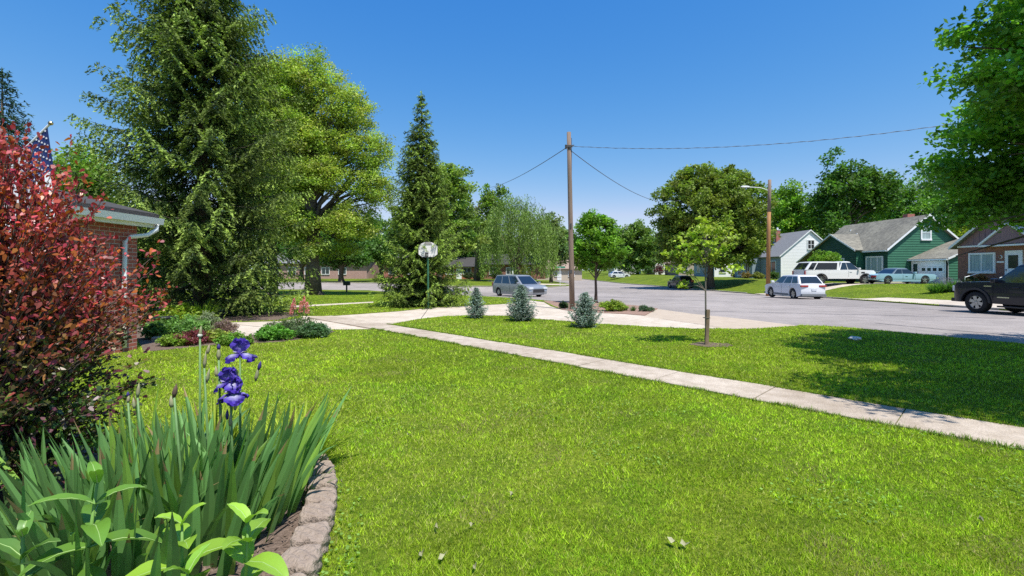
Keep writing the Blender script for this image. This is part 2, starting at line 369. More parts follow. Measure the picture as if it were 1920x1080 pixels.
curb('curb', [(-60, 63.8)] + [tuple(p) for p in ROAD[25:31]], w=-.16)

# ------------------------------------------------------------------ grass (nobody could count it)
def grass():
    g = rng(3); N = 1250000
    D = 1.5 * (48 / 1.5) ** (g.random(N) ** 1.15)         # log-like spread in distance
    X = g.uniform(-1.28, 1.28, N) * D
    ok = np.ones(N, bool)
    for nme, poly, off, mm in zones: ok &= ~inpoly(X, D, poly)
    ok &= ~inpoly(X, D, [(p[0], p[1]) for p in SIDE])
    X = X[ok]; D = D[ok]; n = len(X)
    z = T(X, D)
    sc = np.clip(D / 3.2, .8, 7) ** .85
    w = .0030 * sc * g.uniform(.6, 1.5, n); h = .0165 * np.clip(sc, .9, 2.2) ** .5 * g.uniform(.45, 1.35, n)
    tall = vnoise(X, D, .35, 2); tuftn = vnoise(X, D, .045 + 0 * X, 6); tuft2 = vnoise(X, D, .11, 14); h *= (.7 + .6 * tall) * (.35 + .9 * tuftn + .6 * tuft2)
    a = g.uniform(0, 2 * np.pi, n); le = g.uniform(.2, 1.5, n)
    ca, sa = np.cos(a), np.sin(a)
    lx, ly = np.cos(g.uniform(0, 2 * np.pi, n)) * le * h, np.sin(g.uniform(0, 2 * np.pi, n)) * le * h
    V = np.zeros((n, 3, 3)); V[:, 0] = np.stack([X - ca * w, D - sa * w, z - .004], 1); V[:, 1] = np.stack([X + ca * w, D + sa * w, z - .004], 1)
    V[:, 2] = np.stack([X + lx, D + ly, z + h], 1)
    n1 = vnoise(X, D, 1.1, 1); n2 = vnoise(X * .6 + D * .8, D * .6 - X * .8, .35, 5); n3 = vnoise(X, D, 3.7, 9); s_ = vnoise(X * .7 + D * .7, (D * .7 - X * .7) * .25, .7, 4)
    br = .32 + .5 * tuftn * tuft2 ** .5 + .45 * n1 + .45 * n2 + .3 * n3 + .3 * s_ - .15
    c = np.array([.345, .475, .03]) * br[:, None] * (g.uniform(.28, 1.5, n) ** 1.1)[:, None]
    yel = (g.random(n) < .10 + .15 * (n3 > .6)); c[yel] = np.array([.55, .55, .16]) * g.uniform(.6, 1.2, yel.sum())[:, None]
    dk = n2 > .72; c[dk] *= np.array([.78, .86, .8])
    dry = (vnoise(X, D, .5, 12) > .82) & (g.random(n) < .3); c[dry] = np.array([.38, .33, .14]) * g.uniform(.6, 1.1, dry.sum())[:, None]
    return tag(fast_mesh('grass', V, 3, c, M_GRASS), kind='stuff')
grass()
def fringe():
    g = rng(33); E = []; n0 = 16000
    for s0, s1, sg in ((S0, S0 + u * SLEN, -1), (S0 + nrm * SW, S0 + nrm * SW + u * SLEN, 1)):
        t = g.random(n0) ** 1.0; p = s0 + (s1 - s0) * t[:, None] + nrm * sg * (g.random(n0) ** 1.5 * .06 - .008)[:, None]; E.append((p, -sg))
    P = np.concatenate([e[0] for e in E]); S = np.concatenate([np.full(n0, e[1]) for e in E])
    ok = ~(inpoly(P[:, 0], P[:, 1], DRIVE) | inpoly(P[:, 0], P[:, 1], WALK2)) & (P[:, 1] > .8); P = P[ok]; S = S[ok]; n = len(P)
    X, D = P[:, 0], P[:, 1]; z = T(X, D); sc = np.clip(D / 3.2, .8, 5) ** .7; w = .0032 * sc * g.uniform(.6, 1.5, n); clump = vnoise(X, D, .12, 8)
    h = .038 * g.uniform(.5, 1.3, n) * (.5 + clump); a = g.uniform(0, 6.283, n); V = np.zeros((n, 3, 3)); le = g.uniform(-.3, 1.1, n) * h * S
    V[:, 0] = np.stack([X - np.cos(a) * w, D - np.sin(a) * w, z], 1); V[:, 1] = np.stack([X + np.cos(a) * w, D + np.sin(a) * w, z], 1)
    V[:, 2] = np.stack([X + nrm[0] * le + g.normal(size=n) * h * .4, D + nrm[1] * le + g.normal(size=n) * h * .4, z + h], 1)
    c = np.array([.17, .27, .03]) * g.uniform(.4, 1.5, n)[:, None]; dr = g.random(n) < .12; c[dr] = [.34, .27, .13]
    tag(fast_mesh('edge_grass', V, 3, c, M_GRASS), kind='stuff')
fringe()
def clover():
    g = rng(31); n = 9000; D = 2.0 * (7 / 2.0) ** g.random(n); X = g.uniform(-1.1, 1.1, n) * D
    ok = (vnoise(X, D, .7, 21) > .62)
    for nme, poly, off, mm in zones: ok &= ~inpoly(X, D, poly)
    ok &= ~inpoly(X, D, SIDE); X = X[ok]; D = D[ok]; n = len(X)
    P = np.stack([X, D, T(X, D) + g.uniform(.02, .04, n)], 1); s = g.uniform(.006, .013, n); a = g.uniform(0, 6.28, n)
    V = np.zeros((n, 4, 3)); e1 = np.stack([np.cos(a), np.sin(a), g.uniform(-.3, .3, n)], 1) * s[:, None]; e2 = np.stack([-np.sin(a), np.cos(a), g.uniform(-.3, .3, n)], 1) * s[:, None]
    V[:, 0] = P + e1; V[:, 1] = P + e2; V[:, 2] = P - e1; V[:, 3] = P - e2
    c = np.array([.20, .33, .07]) * g.uniform(.6, 1.6, n)[:, None]
    tag(fast_mesh('clover_ground_cover', V, 4, c, M_GRASS), kind='stuff')
clover()
# ------------------------------------------------------------------ foliage builders
m_bark = mat('bark', (.16, .125, .10), .95, c2=(.07, .052, .042), scale=9, bump=.8, bscale=30, stretch=(1, 1, .25))
m_barkg = mat('grey_bark', (.22, .195, .165), .95, c2=(.11, .095, .08), scale=9, bump=.8, bscale=30, stretch=(1, 1, .25))
def unit(v): return v / np.maximum(np.linalg.norm(v, axis=-1, keepdims=True), 1e-9)
def diamonds(P, A, B, L, W):
    """leaf diamonds: centre P, long axis A, across B"""
    V = np.zeros((len(P), 4, 3)); a = A * L[:, None] * .5; b = B * W[:, None] * .5
    V[:, 0] = P - a; V[:, 1] = P - a * .1 + b; V[:, 2] = P + a; V[:, 3] = P - a * .1 - b
    return V
def crown_mesh(name, blobs, nclump, per, size, c, seed, parent, cr=.5, flat=.75, hue=.18, shell=.5, asp=.62, m=None, droop=0, tops=None, low=-1):
    """leaf clumps spread through ellipsoids; returns clump centres"""
    g = rng(seed); C = []
    vol = np.array([b[3] * b[4] * b[5] for b in blobs]) ** .8; vol = vol / vol.sum()
    for b, v in zip(blobs, vol):
        k = max(1, int(nclump * v)); d = unit(g.normal(size=(k, 3))); r = (shell + (1 - shell) * g.random(k) ** .6) * g.uniform(.82, 1.12, k)
        d[:, 2] = np.where(d[:, 2] < low, -d[:, 2], d[:, 2])
        C.append(np.array(b[:3]) + d * r[:, None] * np.array(b[3:]))
    C = np.concatenate(C); n = len(C) * per
    ci = np.repeat(np.arange(len(C)), per)
    crs = cr * g.uniform(.55, 1.35, len(C))
    off = unit(g.normal(size=(n, 3))) * (g.random(n) ** .5)[:, None] * crs[ci][:, None]; off[:, 2] *= flat
    P = C[ci] + off
    if droop: P[:, 2] -= droop * g.random(n) ** 2 * crs[ci]
    A = unit(g.normal(size=(n, 3)) * np.array([1, 1, .55]) + np.array([0, 0, -.35]))
    N = unit(g.normal(size=(n, 3)) * .75 + np.array([0, 0, .9])); B = unit(np.cross(N, A))
    L = size * g.uniform(.6, 1.35, n)
    cv = g.uniform(1 - hue * 1.6, 1 + hue * 1.6, (len(C), 1)) * (1 + g.normal(size=(len(C), 3)) * hue * .25)
    cc = np.array(c) * cv[ci] * g.uniform(.65, 1.4, (n, 1))
    fast_mesh(name, diamonds(P, A, B, L, L * asp), 4, cc, m or M_LEAF, parent)
    return C
def limbs(mb, base, top, C, k, r0, seed, droop=.15):
    g = random.Random(seed); base = Vector(base); top = Vector(top); H = (top - base).length
    idx = list(range(len(C))); g.shuffle(idx)
    for i in idx[:k]:
        e = Vector(C[i]); e = top.lerp(e, .86) if False else e; hd = math.hypot(e.x, e.y); zs = min(max(e.z - .75 * hd - .1 * H, base.z), top.z * .93)
        t = max(0, min(1, (zs - base.z) / max(.01, top.z - base.z))); s = base.lerp(top, t); e = s.lerp(e, .88); d = (e - s)
        if d.length < .2: continue
        r = r0 * (1 - t * .6) * .5; mid = s.lerp(e, .45) + Vector((0, 0, d.length * .14)) + Vector([g.uniform(-.07, .07) * d.length for _ in range(3)])
        q = s.lerp(mid, .5) + Vector([g.uniform(-.03, .03) * d.length for _ in range(3)])
        mb.tube([s, q, mid, e], [r, r * .75, r * .5, r * .15], 6, False)
        for _ in range(2):
            f = e + Vector([g.uniform(-.35, .35) * d.length * .5 for _ in range(3)])
            mb.tube([mid, mid.lerp(f, .5) + Vector((0, 0, .05 * d.length)), f], [r * .4, r * .25, r * .08], 5, False)
def tree(name, label, x, y, blobs, nclump, per, size, c, seed, cr=.6, tr=.2, top=None, hue=.18, group=None, bark=None, kl=26, lean=0, shell=.45, flat=.75, cat='tree', z0=None, m=None, asp=.62, low=-1, scars=None):
    z = gz(x, y) if z0 is None else z0
    t = thing(name, label, cat, (x, y, z - .05), 0, group)
    C = crown_mesh('crown', blobs, nclump, per, size, c, seed, t, cr, hue=hue, shell=shell, flat=flat, m=m, asp=asp, low=low)
    cz = np.mean([b[2] for b in blobs]); zt = top if top else cz + .3 * max(b[5] for b in blobs)
    cxm = np.average([b[0] for b in blobs]); cym = np.average([b[1] for b in blobs])
    mb = MB(); pts = []; g = random.Random(seed)
    for i in range(7):
        f = i / 6; pts.append((cxm * f * f * .8 + g.uniform(-.1, .1) * tr * 2 * (i > 0), cym * f * f * .8 + g.uniform(-.1, .1) * tr * 2 * (i > 0), zt * f - (.15 if i == 0 else 0)))
    mb.tube(pts, [tr * (1.35 if i == 0 else 1.0 - .75 * i / 6) for i in range(7)], 12)
    for k in range(5):
        a = k * 1.256 + g.random(); mb.tube([(0, 0, .5 * tr * 3), (math.cos(a) * tr * 1.1, math.sin(a) * tr * 1.1, .12), (math.cos(a) * tr * 2.0, math.sin(a) * tr * 2.0, -.15)], [tr * .5, tr * .4, tr * .15], 6, False)
    limbs(mb, (pts[1][0], pts[1][1], max(.25 * zt, zt * .35)), pts[-1], C, kl, tr * .9, seed)
    mb.build('trunk', bark or m_bark, t, smooth=True)
    return t
def copy_thing(src, x, y, label, group=None, rz=0, s=1.0, sz=None, dz=-.05):
    r = src.copy(); col.objects.link(r); r.location = (x, y, gz(x, y) + dz); r.rotation_euler = (0, 0, rz); r.scale = (s, s, sz or s)
    r['label'] = label
    if group: r['group'] = group
    elif 'group' in r: del r['group']
    for ch in list(src.children):
        c = ch.copy(); col.objects.link(c); c.parent = r
        for g_ in ch.children:
            d = g_.copy(); col.objects.link(d); d.parent = c
    return r
def conifer(name, label, x, y, H, prof, seed, dz=.32, nb=7, c=(.06, .10, .03), tip=(.14, .2, .045), card=(.15, .055), twig=.42, sag=.25, up=.12, hang=.0, tr=.2, z0=.4, dens=1.0, group=None, lopside=None, bare=0.0, base=None, bark=None, cat='tree', step=.13, hollow=False, rag=(.74, 1.12)):
    z_ = gz(x, y); t = thing(name, label, cat, (x, y, z_ - .03), 0, group); g = rng(seed)
    P, A, B, L, W, Cc = [], [], [], [], [], []
    mb = MB(); mb.tube([(0, 0, -.1), (0, 0, H * .3), (0, 0, H * .7), (0, 0, H * .985)], [tr * 1.25, tr * .8, tr * .4, tr * .04], 10)
    z = z0; a0 = 0; dead = MB(); ndead = 0
    while z < H * .985:
        f = z / H; Lr = prof(f) * 1.0
        k = max(4, int(nb * (1 if f < .8 else .7)))
        for j in range(k):
            a0 += 2.399963 + g.uniform(-.2, .2); ln = Lr * g.uniform(*rag)
            if lopside: ln *= 1 + lopside[1] * math.cos(a0 - lopside[0])
            zz = z + g.uniform(-dz, dz) * .22; d = np.array([math.cos(a0), math.sin(a0), 0]); sd = np.array([-d[1], d[0], 0])
            elev = .45 * max(0, f - .7) / .3; bv = g.uniform(.5, 1.5); br_ = .5 if (hollow and zz < 3.0 and math.cos(a0 + .35) < .45) else bare
            ns = max(3, int(ln / step)); s = (np.arange(ns) + .6) / ns
            pz = zz + ln * (elev * s - sag * np.sin(s * 2.2) + up * s ** 3 * 2)
            pts = d[None] * (s * ln)[:, None]; pts[:, 2] = pz; wig = np.cumsum(g.normal(size=ns) * .02 * ln / 3); pts += sd[None] * wig[:, None]
            if ln > .5: mb.tube([(0, 0, zz)] + [tuple(p) for p in pts[::max(1, ns // 5)]], [max(.006, tr * .12)] + [max(.003, tr * .10 * (1 - q)) for q in s[::max(1, ns // 5)]], 4, False)
            for i in range(ns):
                if s[i] < br_ * (1 - f): continue
                if g.random() < .18: continue
                tl = twig * (.35 + .9 * (1 - s[i])) * min(1, ln / 1.2) * g.uniform(.7, 1.2) + .05
                nt_ = max(3, int(tl / (card[0] * .42) * dens))
                for sgn in (-1, 1):
                    q = g.random(nt_) ** .8
                    td = unit(sd * sgn + d * .75 + np.array([0, 0, -.15 - hang * g.random()]))
                    pp = pts[i] + td[None] * (q * tl)[:, None]; pp[:, 2] -= hang * q ** 2 * tl * 1.2
                    P.append(pp + g.normal(size=(nt_, 3)) * card[0] * .16)
                    ax = unit(td[None] * .8 + g.normal(size=(nt_, 3)) * .45 + np.array([0, 0, -.3 * hang])); A.append(ax)
                    nn = unit(np.array([0, 0, 1.]) + g.normal(size=(nt_, 3)) * .6); B.append(unit(np.cross(nn, ax)))
                    L.append(card[0] * g.uniform(.7, 1.3, nt_)); W.append(card[1] * g.uniform(.7, 1.3, nt_))
                    w_ = np.clip(q * .6 + s[i] * .5 - .35 + g.uniform(-.25, .25, nt_), 0, 1)[:, None]  # new growth lightens the tips; interior shade is painted in darker towards the trunk
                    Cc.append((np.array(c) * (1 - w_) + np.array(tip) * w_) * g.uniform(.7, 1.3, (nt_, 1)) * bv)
        z += dz * (1 - .45 * f)
    # leader
    n = 40; q = g.random(n); P.append(np.stack([g.normal(size=n) * .02, g.normal(size=n) * .02, H * (.94 + .07 * q)], 1)); A.append(unit(g.normal(size=(n, 3)) * .5 + [0, 0, 1])); B.append(unit(g.normal(size=(n, 3))))
    L.append(np.full(n, card[0])); W.append(np.full(n, card[1])); Cc.append(np.tile(np.array(tip), (n, 1)))
    P, A, B, L, W, Cc = map(np.concatenate, (P, A, B, L, W, Cc))
    fast_mesh('crown', diamonds(P, A, B, L, W), 4, Cc, M_NEEDLE, t)
    mb.build('trunk', bark or m_bark, t, smooth=True)
    print(name, len(P)); return t

# ------------------------------------------------------------------ conifers
def pf(r0, p=.75, belly=.12):
    return lambda f: r0 * min(1, .72 + f / belly * .28 if f < belly else 1) * max(0.02, 1 - f) ** p
X, Y = -11.35, 17.2
conifer('spruce_tree', 'huge spreading spruce with dark trunk standing beside the brick garage', 'tree' and X, Y, 15.2, lambda f: 4.1 * min(1, .8 + f) * (1 - f ** 1.9) ** .75, 11, dz=.42, nb=9, c=(.05, .078, .022), tip=(.17, .21, .05), card=(.17, .06), twig=.75, sag=.22, up=.1, hang=.8, tr=.27, z0=.7, dens=1.0, bare=.3, step=.2) if False else None
def big_profile(f): return 3.85 * min(1.0, .82 + f) * max(.03, 1 - (f / 1.0) ** 2.3) ** .8
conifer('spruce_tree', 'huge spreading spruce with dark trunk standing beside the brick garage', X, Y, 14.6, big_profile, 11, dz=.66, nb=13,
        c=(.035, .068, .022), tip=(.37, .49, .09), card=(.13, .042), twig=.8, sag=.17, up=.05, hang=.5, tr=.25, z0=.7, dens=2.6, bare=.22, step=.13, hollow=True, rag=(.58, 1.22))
x, y = G(790, 573.5)
conifer('spruce_tree', 'narrow bright green spruce behind the basketball hoop', x, y, 10.35, lambda f: 2.5 * min(1, .88 + f * 2) * max(.03, 1 - f) ** .78, 12, dz=.52, nb=14,
        c=(.05, .085, .022), tip=(.36, .50, .08), card=(.15, .038), twig=.55, sag=.20, up=.12, hang=.25, tr=.16, z0=.15, dens=2.6, step=.11)
conifer('spruce_tree', 'dark blue green spruce top at the far left above the red shrub', -31.5, 29, 14.2, lambda f: 3.6 * max(.03, 1 - f) ** .7, 13, dz=.5, nb=8,
        c=(.03, .07, .045), tip=(.08, .14, .085), card=(.3, .07), twig=.9, sag=.15, up=.15, hang=.1, tr=.25, z0=4, dens=1.3, step=.25)
for i, (px, py, h, w, lb) in enumerate([(893, 596.5, 1.04, .40, 'smallest young blue spruce, nearest the hoop pole'), (977, 601.5, 1.16, .54, 'middle young blue spruce in front of the silver minivan'), (1097, 613.5, 1.0, .50, 'fullest young blue spruce beside the wooden utility pole')]):
    x, y = G(px, py)
    conifer('blue_spruce', lb, x, y, h, lambda f, w=w: w * (.85 + f if f < .15 else 1) * max(.05, 1 - f) ** .75, 20 + i, dz=.075, nb=13, c=(.10, .15, .12), tip=(.40, .50, .43), card=(.055, .016), twig=.16, sag=.0, up=.3, hang=0, tr=.03, z0=.04, dens=2.0,
            group='young blue spruces on the lawn', step=.04, rag=(.62, 1.28))
# ------------------------------------------------------------------ broadleaf trees
OL = (.17, .26, .04); YG = (.30, .40, .05); MG = (.12, .24, .03); DG = (.09, .19, .03); BG = (.19, .34, .035)
x, y = G(587, 553)
tree('locust_tree', 'tall airy yellow-green tree with thick trunk behind the big spruce', x, y,
     [(-4.3, 0, 18.4, 2.4, 2.4, 2.2), (-.2, 0, 18.6, 2.5, 2.4, 2.4), (2.9, 0, 16.0, 2.5, 2.2, 2.0), (-1.5, 0, 15.5, 2.3, 2.2, 2.2), (4.7, 0, 12.2, 2.1, 2.2, 2.0), (5.1, 0, 9.2, 1.9, 2.2, 1.8), (-4.6, 0, 12.6, 2.4, 2.4, 2.4), (0, 0, 13.2, 3.6, 3, 1.8), (-4.6, 0, 9, 2.5, 2.4, 1.9), (1.0, -.6, 10.2, 3.4, 2.6, 1.5), (3.6, -.5, 6.3, 2.6, 2.6, 1.5), (-2.5, -.5, 6.3, 3.0, 2.8, 1.6), (1.2, .5, 4.2, 3, 2, .8)], 1500, 120, .17, (.32, .395, .07), 31, cr=.95, tr=.58, top=17, kl=150, flat=.6, hue=.26, shell=.25)
tree('park_tree', 'loose pale green tree between the narrow spruce and the willow', -7.2, 47,
     [(0, 0, 9.2, 3.2, 2.6, 3.4), (-2.6, 0, 7.2, 2.4, 2.2, 2.8), (2.4, 0, 6.2, 2.2, 2, 2.2), (1.4, 0, 11, 2.2, 2, 2.2)], 230, 85, .3, (.21, .31, .06), 32, cr=.85, tr=.26, kl=60, flat=.5, hue=.22, shell=.3)
# leaning trunk willow
def willow(name, label, x, y, H, Rr, seed, c, sc=1.0):
    z_ = gz(x, y); t = thing(name, label, 'tree', (x, y, z_ - .05)); g = rng(seed); P, A, B, L, W, Cc = [], [], [], [], [], []
    mb = MB(); mb.tube([(0, 0, -.1), (-.2, 0, 2.5), (-1.5, 0, 5.2), (-3.0, 0, 8.0)], [.5, .4, .3, .15], 10); mb.tube([(-.2, 0, 2.4), (1.2, 0, 5), (2.6, 0, 8)], [.35, .25, .1], 8); mb.tube([(-.2, 0, 2.4), (.2, .8, 5), (.4, 0, 9)], [.3, .2, .1], 8)
    for k in range(330):
        a = g.uniform(0, 6.283); rr = Rr * math.sqrt(g.random()); x0, y0 = rr * math.cos(a), rr * math.sin(a)
        zt = H * (1 - .42 * (rr / Rr) ** 2.2) * g.uniform(.8, 1.05); ln = min(zt - .9, g.uniform(.18, .6) * H)
        n = int(ln * 24); q = g.random(n) * ln
        lump = .32 * (1 - .35 * q / ln)
        pp = np.stack([x0 + g.normal(size=n) * lump, y0 + g.normal(size=n) * lump, zt - q], 1); P.append(pp)
        A.append(unit(g.normal(size=(n, 3)) * .45 + [0, 0, -1])); B.append(unit(g.normal(size=(n, 3)))); L.append(g.uniform(.2, .42, n)); W.append(g.uniform(.07, .13, n))
        Cc.append(np.array(c) * g.uniform(.35, 1.6) * g.uniform(.7, 1.3, (n, 1)))
    P, A, B, L, W, Cc = map(np.concatenate, (P, A, B, L, W, Cc)); fast_mesh('crown', diamonds(P, A, B, L, W), 4, Cc, M_LEAF, t); mb.build('trunk', m_bark, t, smooth=True)
willow('willow_tree', 'weeping willow with drooping strands beyond the silver minivan', .8, 66, 12.6, 5.6, 41, (.19, .28, .06))
tree('park_tree', 'tree with bare leaning brown trunk left of the willow', -5.2, 70, [(0, 0, 8, 3.6, 3, 2.8), (-3, 0, 10.5, 2.6, 2.4, 2.6), (2.6, 0, 12.0, 2.4, 2.4, 2.4)], 170, 80, .36, OL, 42, cr=.95, tr=.42, kl=50, hue=.2, shell=.3)
tree('park_tree', 'grey-green wispy tree behind the willow, left of the utility pole', 7.0, 84, [(0, 0, 8.5, 3.2, 3, 3.4), (2, 0, 5.5, 2.6, 2, 2.2)], 130, 80, .38, (.19, .26, .09), 43, cr=1.0, tr=.3, kl=40, hue=.2, shell=.3)
x, y = 4.55, 25.5
tree('maple_tree', 'small bright green maple just behind the wooden utility pole', x, y,
     [(0, 0, 3.2, 1.25, 1.2, 1.5), (-.35, 0, 4.35, .6, .6, .75), (.45, 0, 4.0, .75, .7, .8), (.8, 0, 2.7, .75, .8, .9), (-.75, 0, 2.7, .65, .7, .9)], 200, 75, .15, (.16, .32, .03), 44, cr=.36, tr=.085, kl=40, hue=.2, shell=.4)
x, y = 23.7, 56
tree('maple_tree', 'huge rounded olive green tree over the parked grey car', x, y,
     [(-1.2, 0, 9.2, 5.4, 5, 4.6), (1.9, 0, 9.5, 4.4, 4.6, 4.4), (-1.4, 0, 12.6, 2.7, 2.6, 2.3), (2.6, 0, 12.7, 2.0, 2.2, 2.1), (0, 0, 5.6, 6.1, 5, 2.9), (-3.8, 0, 6.0, 2.6, 3, 3.0), (4.2, 0, 6.3, 2.4, 3, 3.0)], 1150, 90, .32, (.185, .25, .04), 45, cr=.85, tr=.42, kl=40, hue=.2, shell=.72, flat=.7)
# overhanging maple in front, its trunk beyond the right edge
tree('maple_tree', 'leafy dark green maple hanging over the lawn at the right edge', 12.35, 6.2,
     [(-.7, -.2, 5.9, 4.7, 4.2, 2.2), (.2, -1.6, 7.3, 3.4, 3.0, 1.4), (-4.6, -2.4, 5.1, 2.5, 1.8, 1.1), (-2.6, -3.6, 5.3, 3.0, 1.6, 1.2), (-1.7, 2.8, 4.2, 2.2, 2.0, 1.2), (-2.2, 3.4, 3.2, 1.5, 1.1, .8), (-3.6, 1.2, 5.0, 1.2, 1.8, 1.2), (.4, -2.4, 4.8, 3.2, 2.2, 1.6)],
     2100, 170, .105, (.17, .35, .04), 46, cr=.5, tr=.26, kl=110, hue=.2, shell=.2, flat=.45)
# sapling with a stake
x, y = G(1322, 646.5)
SAPX, SAPY = x, y
t = thing('sapling_tree', 'thin lime green sapling in a small mulch ring on the near lawn', 'tree', (x, y, gz(x, y)))
C = crown_mesh('crown', [(.1, 0, 2.25, .72, .62, .36), (.5, .1, 2.5, .42, .3, .14), (-.62, 0, 2.05, .34, .32, .2), (-.5, 0, 1.62, .32, .3, .16), (.05, 0, 2.62, .3, .3, .16), (.62, 0, 1.62, .3, .25, .12), (-.45, 0, 1.32, .28, .22, .14), (0, 0, 1.9, .5, .4, .25)], 85, 24, .085, (.34, .44, .05), 47, t, cr=.15, hue=.14, shell=.2, flat=.5)
mb = MB(); mb.tube([(0.02, 0, -.1), (0.015, 0, .7), (.01, 0, 1.3), (.0, 0, 1.9), (.03, 0, 2.35)], [.022, .02, .017, .012, .004], 8); limbs(mb, (0.01, 0, 1.15), (.02, 0, 2.2), C, 40, .022, 5); mb.build('trunk', m_barkg, t, smooth=True)
t = thing('wooden_stake', 'short weathered wooden stake tied to the thin sapling', 'stake', (x, y - .06, gz(x, y)), 0)
mb = MB(); mb.prism([(-.038, -.028, -.1), (.038, -.028, -.1), (.038, .028, -.1), (-.038, .028, -.1)], (.035, 0, .86)); mb.build('post', mat('weathered_wood', (.27, .2, .13), .9, c2=(.13, .09, .06), scale=14, bump=.6, stretch=(1, 1, .15)), t, bevel=.006)
mb = MB(); mb.tube([(.075 * math.cos(k * .52) + .02, .03 + .065 * math.sin(k * .52), .58) for k in range(13)], .006, 6, False); mb.build('tie', mat('tie_rubber', (.1, .1, .09), .7), t)
for o in [t]: pass
mb = MB(); mb.add([(0, 0, .02)] + [((.42 + .05 * math.sin(k * 2.3)) * math.cos(k * .349), (.33 + .05 * math.sin(k * 1.7)) * math.sin(k * .349), .004) for k in range(18)], [(0, 1 + k, 1 + (k + 1) % 18) for k in range(18)])
o = mb.build('mulch_ring', m_mulch); o.location = (x + .12, y, gz(x, y) + .005); tag(o, kind='structure')
# trees behind the houses on the right
tree('locust_tree', 'airy light green tree filling the gap right behind the big spruce', -20.5, 40,
     [(0, 0, 17, 2.6, 2.4, 2.6), (1.8, 0, 14, 2.4, 2.4, 2.2), (-1.8, 0, 13.5, 2.6, 2.4, 2.4), (.5, 0, 10, 3.2, 2.6, 2.0), (1, 0, 6.5, 3.0, 2.6, 1.8)], 800, 110, .19, (.28, .37, .065), 36, cr=1.0, tr=.4, top=15, kl=70, flat=.6, hue=.25, shell=.25)
def bt(px, top, d, w, c, seed, label, group=None, n=240, name='background_tree', size=.5, low=0.35, hue=.2, tr=.35, shell=.4):
    x = (px - 960) / PX * d; H = EYE + (HOR - top) / PX * d - gz(x, d); rx = w / PX * d / 2
    g = random.Random(seed); bl = [(0, 0, H * .66, rx * .8, rx * .8, H * .26)]
    for k in range(6):
        a = g.uniform(-1, 1); bl.append((a * rx * .75, g.uniform(-.4, .4) * rx, H * (g.uniform(.45, .86) - .12 * abs(a)), rx * g.uniform(.35, .5), rx * .45, H * g.uniform(.12, .18)))
    bl.append((g.uniform(-.3, .3) * rx, 0, H * .86, rx * .42, rx * .4, H * .14))
    if low < .3: bl += [(-.35 * rx, 0, H * .3, rx * .7, rx * .6, H * .22), (.4 * rx, 0, H * .28, rx * .65, rx * .6, H * .2)]
    return tree(name, label, x, d, bl, n, 70, size, c, seed, cr=.16 * rx + .45, tr=tr, kl=36, hue=hue, group=group, shell=shell)
bt(1480, 336, 84, 110, BG, 51, 'bright green tree behind the white gabled house', low=.2)
bt(1590, 283, 78, 140, DG, 52, 'tallest dark tree with open limbs between the white and green houses', n=260, tr=.5, shell=.35)
bt(1530, 352, 98, 120, MG, 53, 'mid green tree far behind the white gabled house roof', low=.2)
bt(1690, 318, 88, 130, (.13, .27, .04), 54, 'round green tree rising over the green house roof', low=.2)
bt(1775, 290, 96, 130, (.22, .33, .12), 55, 'pale silvery green tree behind the green house gable', low=.2)
bt(1850, 340, 74, 130, (.15, .29, .04), 56, 'green tree between the green house and the brick house', low=.2)
bt(1800, 412, 60, 62, (.30, .36, .03), 57, 'lime yellow small tree beside the garage roof', n=120, size=.34, low=.2)
bt(1930, 330, 70, 120, MG, 58, 'green tree behind the brick house roof', low=.2)
bt(1640, 375, 105, 120, (.18, .32, .05), 59, 'light green tree low behind the green house ridge', low=.2)
# trees along the far street
bt(1195, 412, 118, 90, (.15, .24, .045), 61, 'olive green street tree right of the small maple', low=.2, size=.6)
bt(1060, 430, 112, 50, DG, 62, 'dark tree far down the street, touching the utility pole', low=.2, size=.6)
bt(1150, 432, 150, 80, MG, 63, 'green tree at the far end of the long street', low=.2, size=.7)
bt(1230, 440, 135, 70, (.1, .19, .04), 64, 'dark green tree behind the tan roofed house', low=.2, size=.65)
bt(1020, 455, 130, 60, (.13, .21, .05), 65, 'low olive tree right of the willow, far away', low=.2, size=.65)
bt(1300, 430, 140, 110, MG, 66, 'green tree hidden behind the huge rounded tree', low=.2, size=.65)
bt(1400, 420, 120, 90, MG, 67, 'green tree just left of the roadside lamp pole, behind the big round tree', low=.2, size=.6)
# left: trees around the far park and the road
bt(640, 420, 62, 90, (.08, .16, .03), 71, 'dark short tree standing by the road left of the narrow spruce', n=200, size=.38)
bt(715, 440, 66, 80, (.09, .18, .04), 72, 'dark tree half hidden by the narrow spruce', n=180, size=.38)
bt(565, 430, 70, 80, (.09, .19, .04), 73, 'dark leafy tree left of the thick trunk across the road', n=180, size=.38)
far_src = bt(480, 330, 90, 160, (.11, .21, .04), 74, 'tall green tree far behind the big spruce, left of the airy tree', low=.2, size=.55)
bt(860, 430, 88, 100, (.12, .22, .05), 75, 'green tree over the orange brick garage', low=.2, size=.5)
bt(940, 440, 100, 90, (.09, .16, .04), 76, 'dark tree deep behind the willow', low=.2, size=.55)
bt(775, 400, 96, 120, (.12, .22, .045), 77, 'tall green tree behind the narrow spruce, across the road', low=.2, size=.55)
bt(140, 262, 27, 170, (.18, .29, .05), 78, 'light green tree over the brick garage roof', n=300, size=.2, low=.2)
bt(330, 400, 25, 330, (.04, .08, .02), 79, 'dark evergreen mass in the shade behind the big spruce', n=320, size=.2, low=.2)
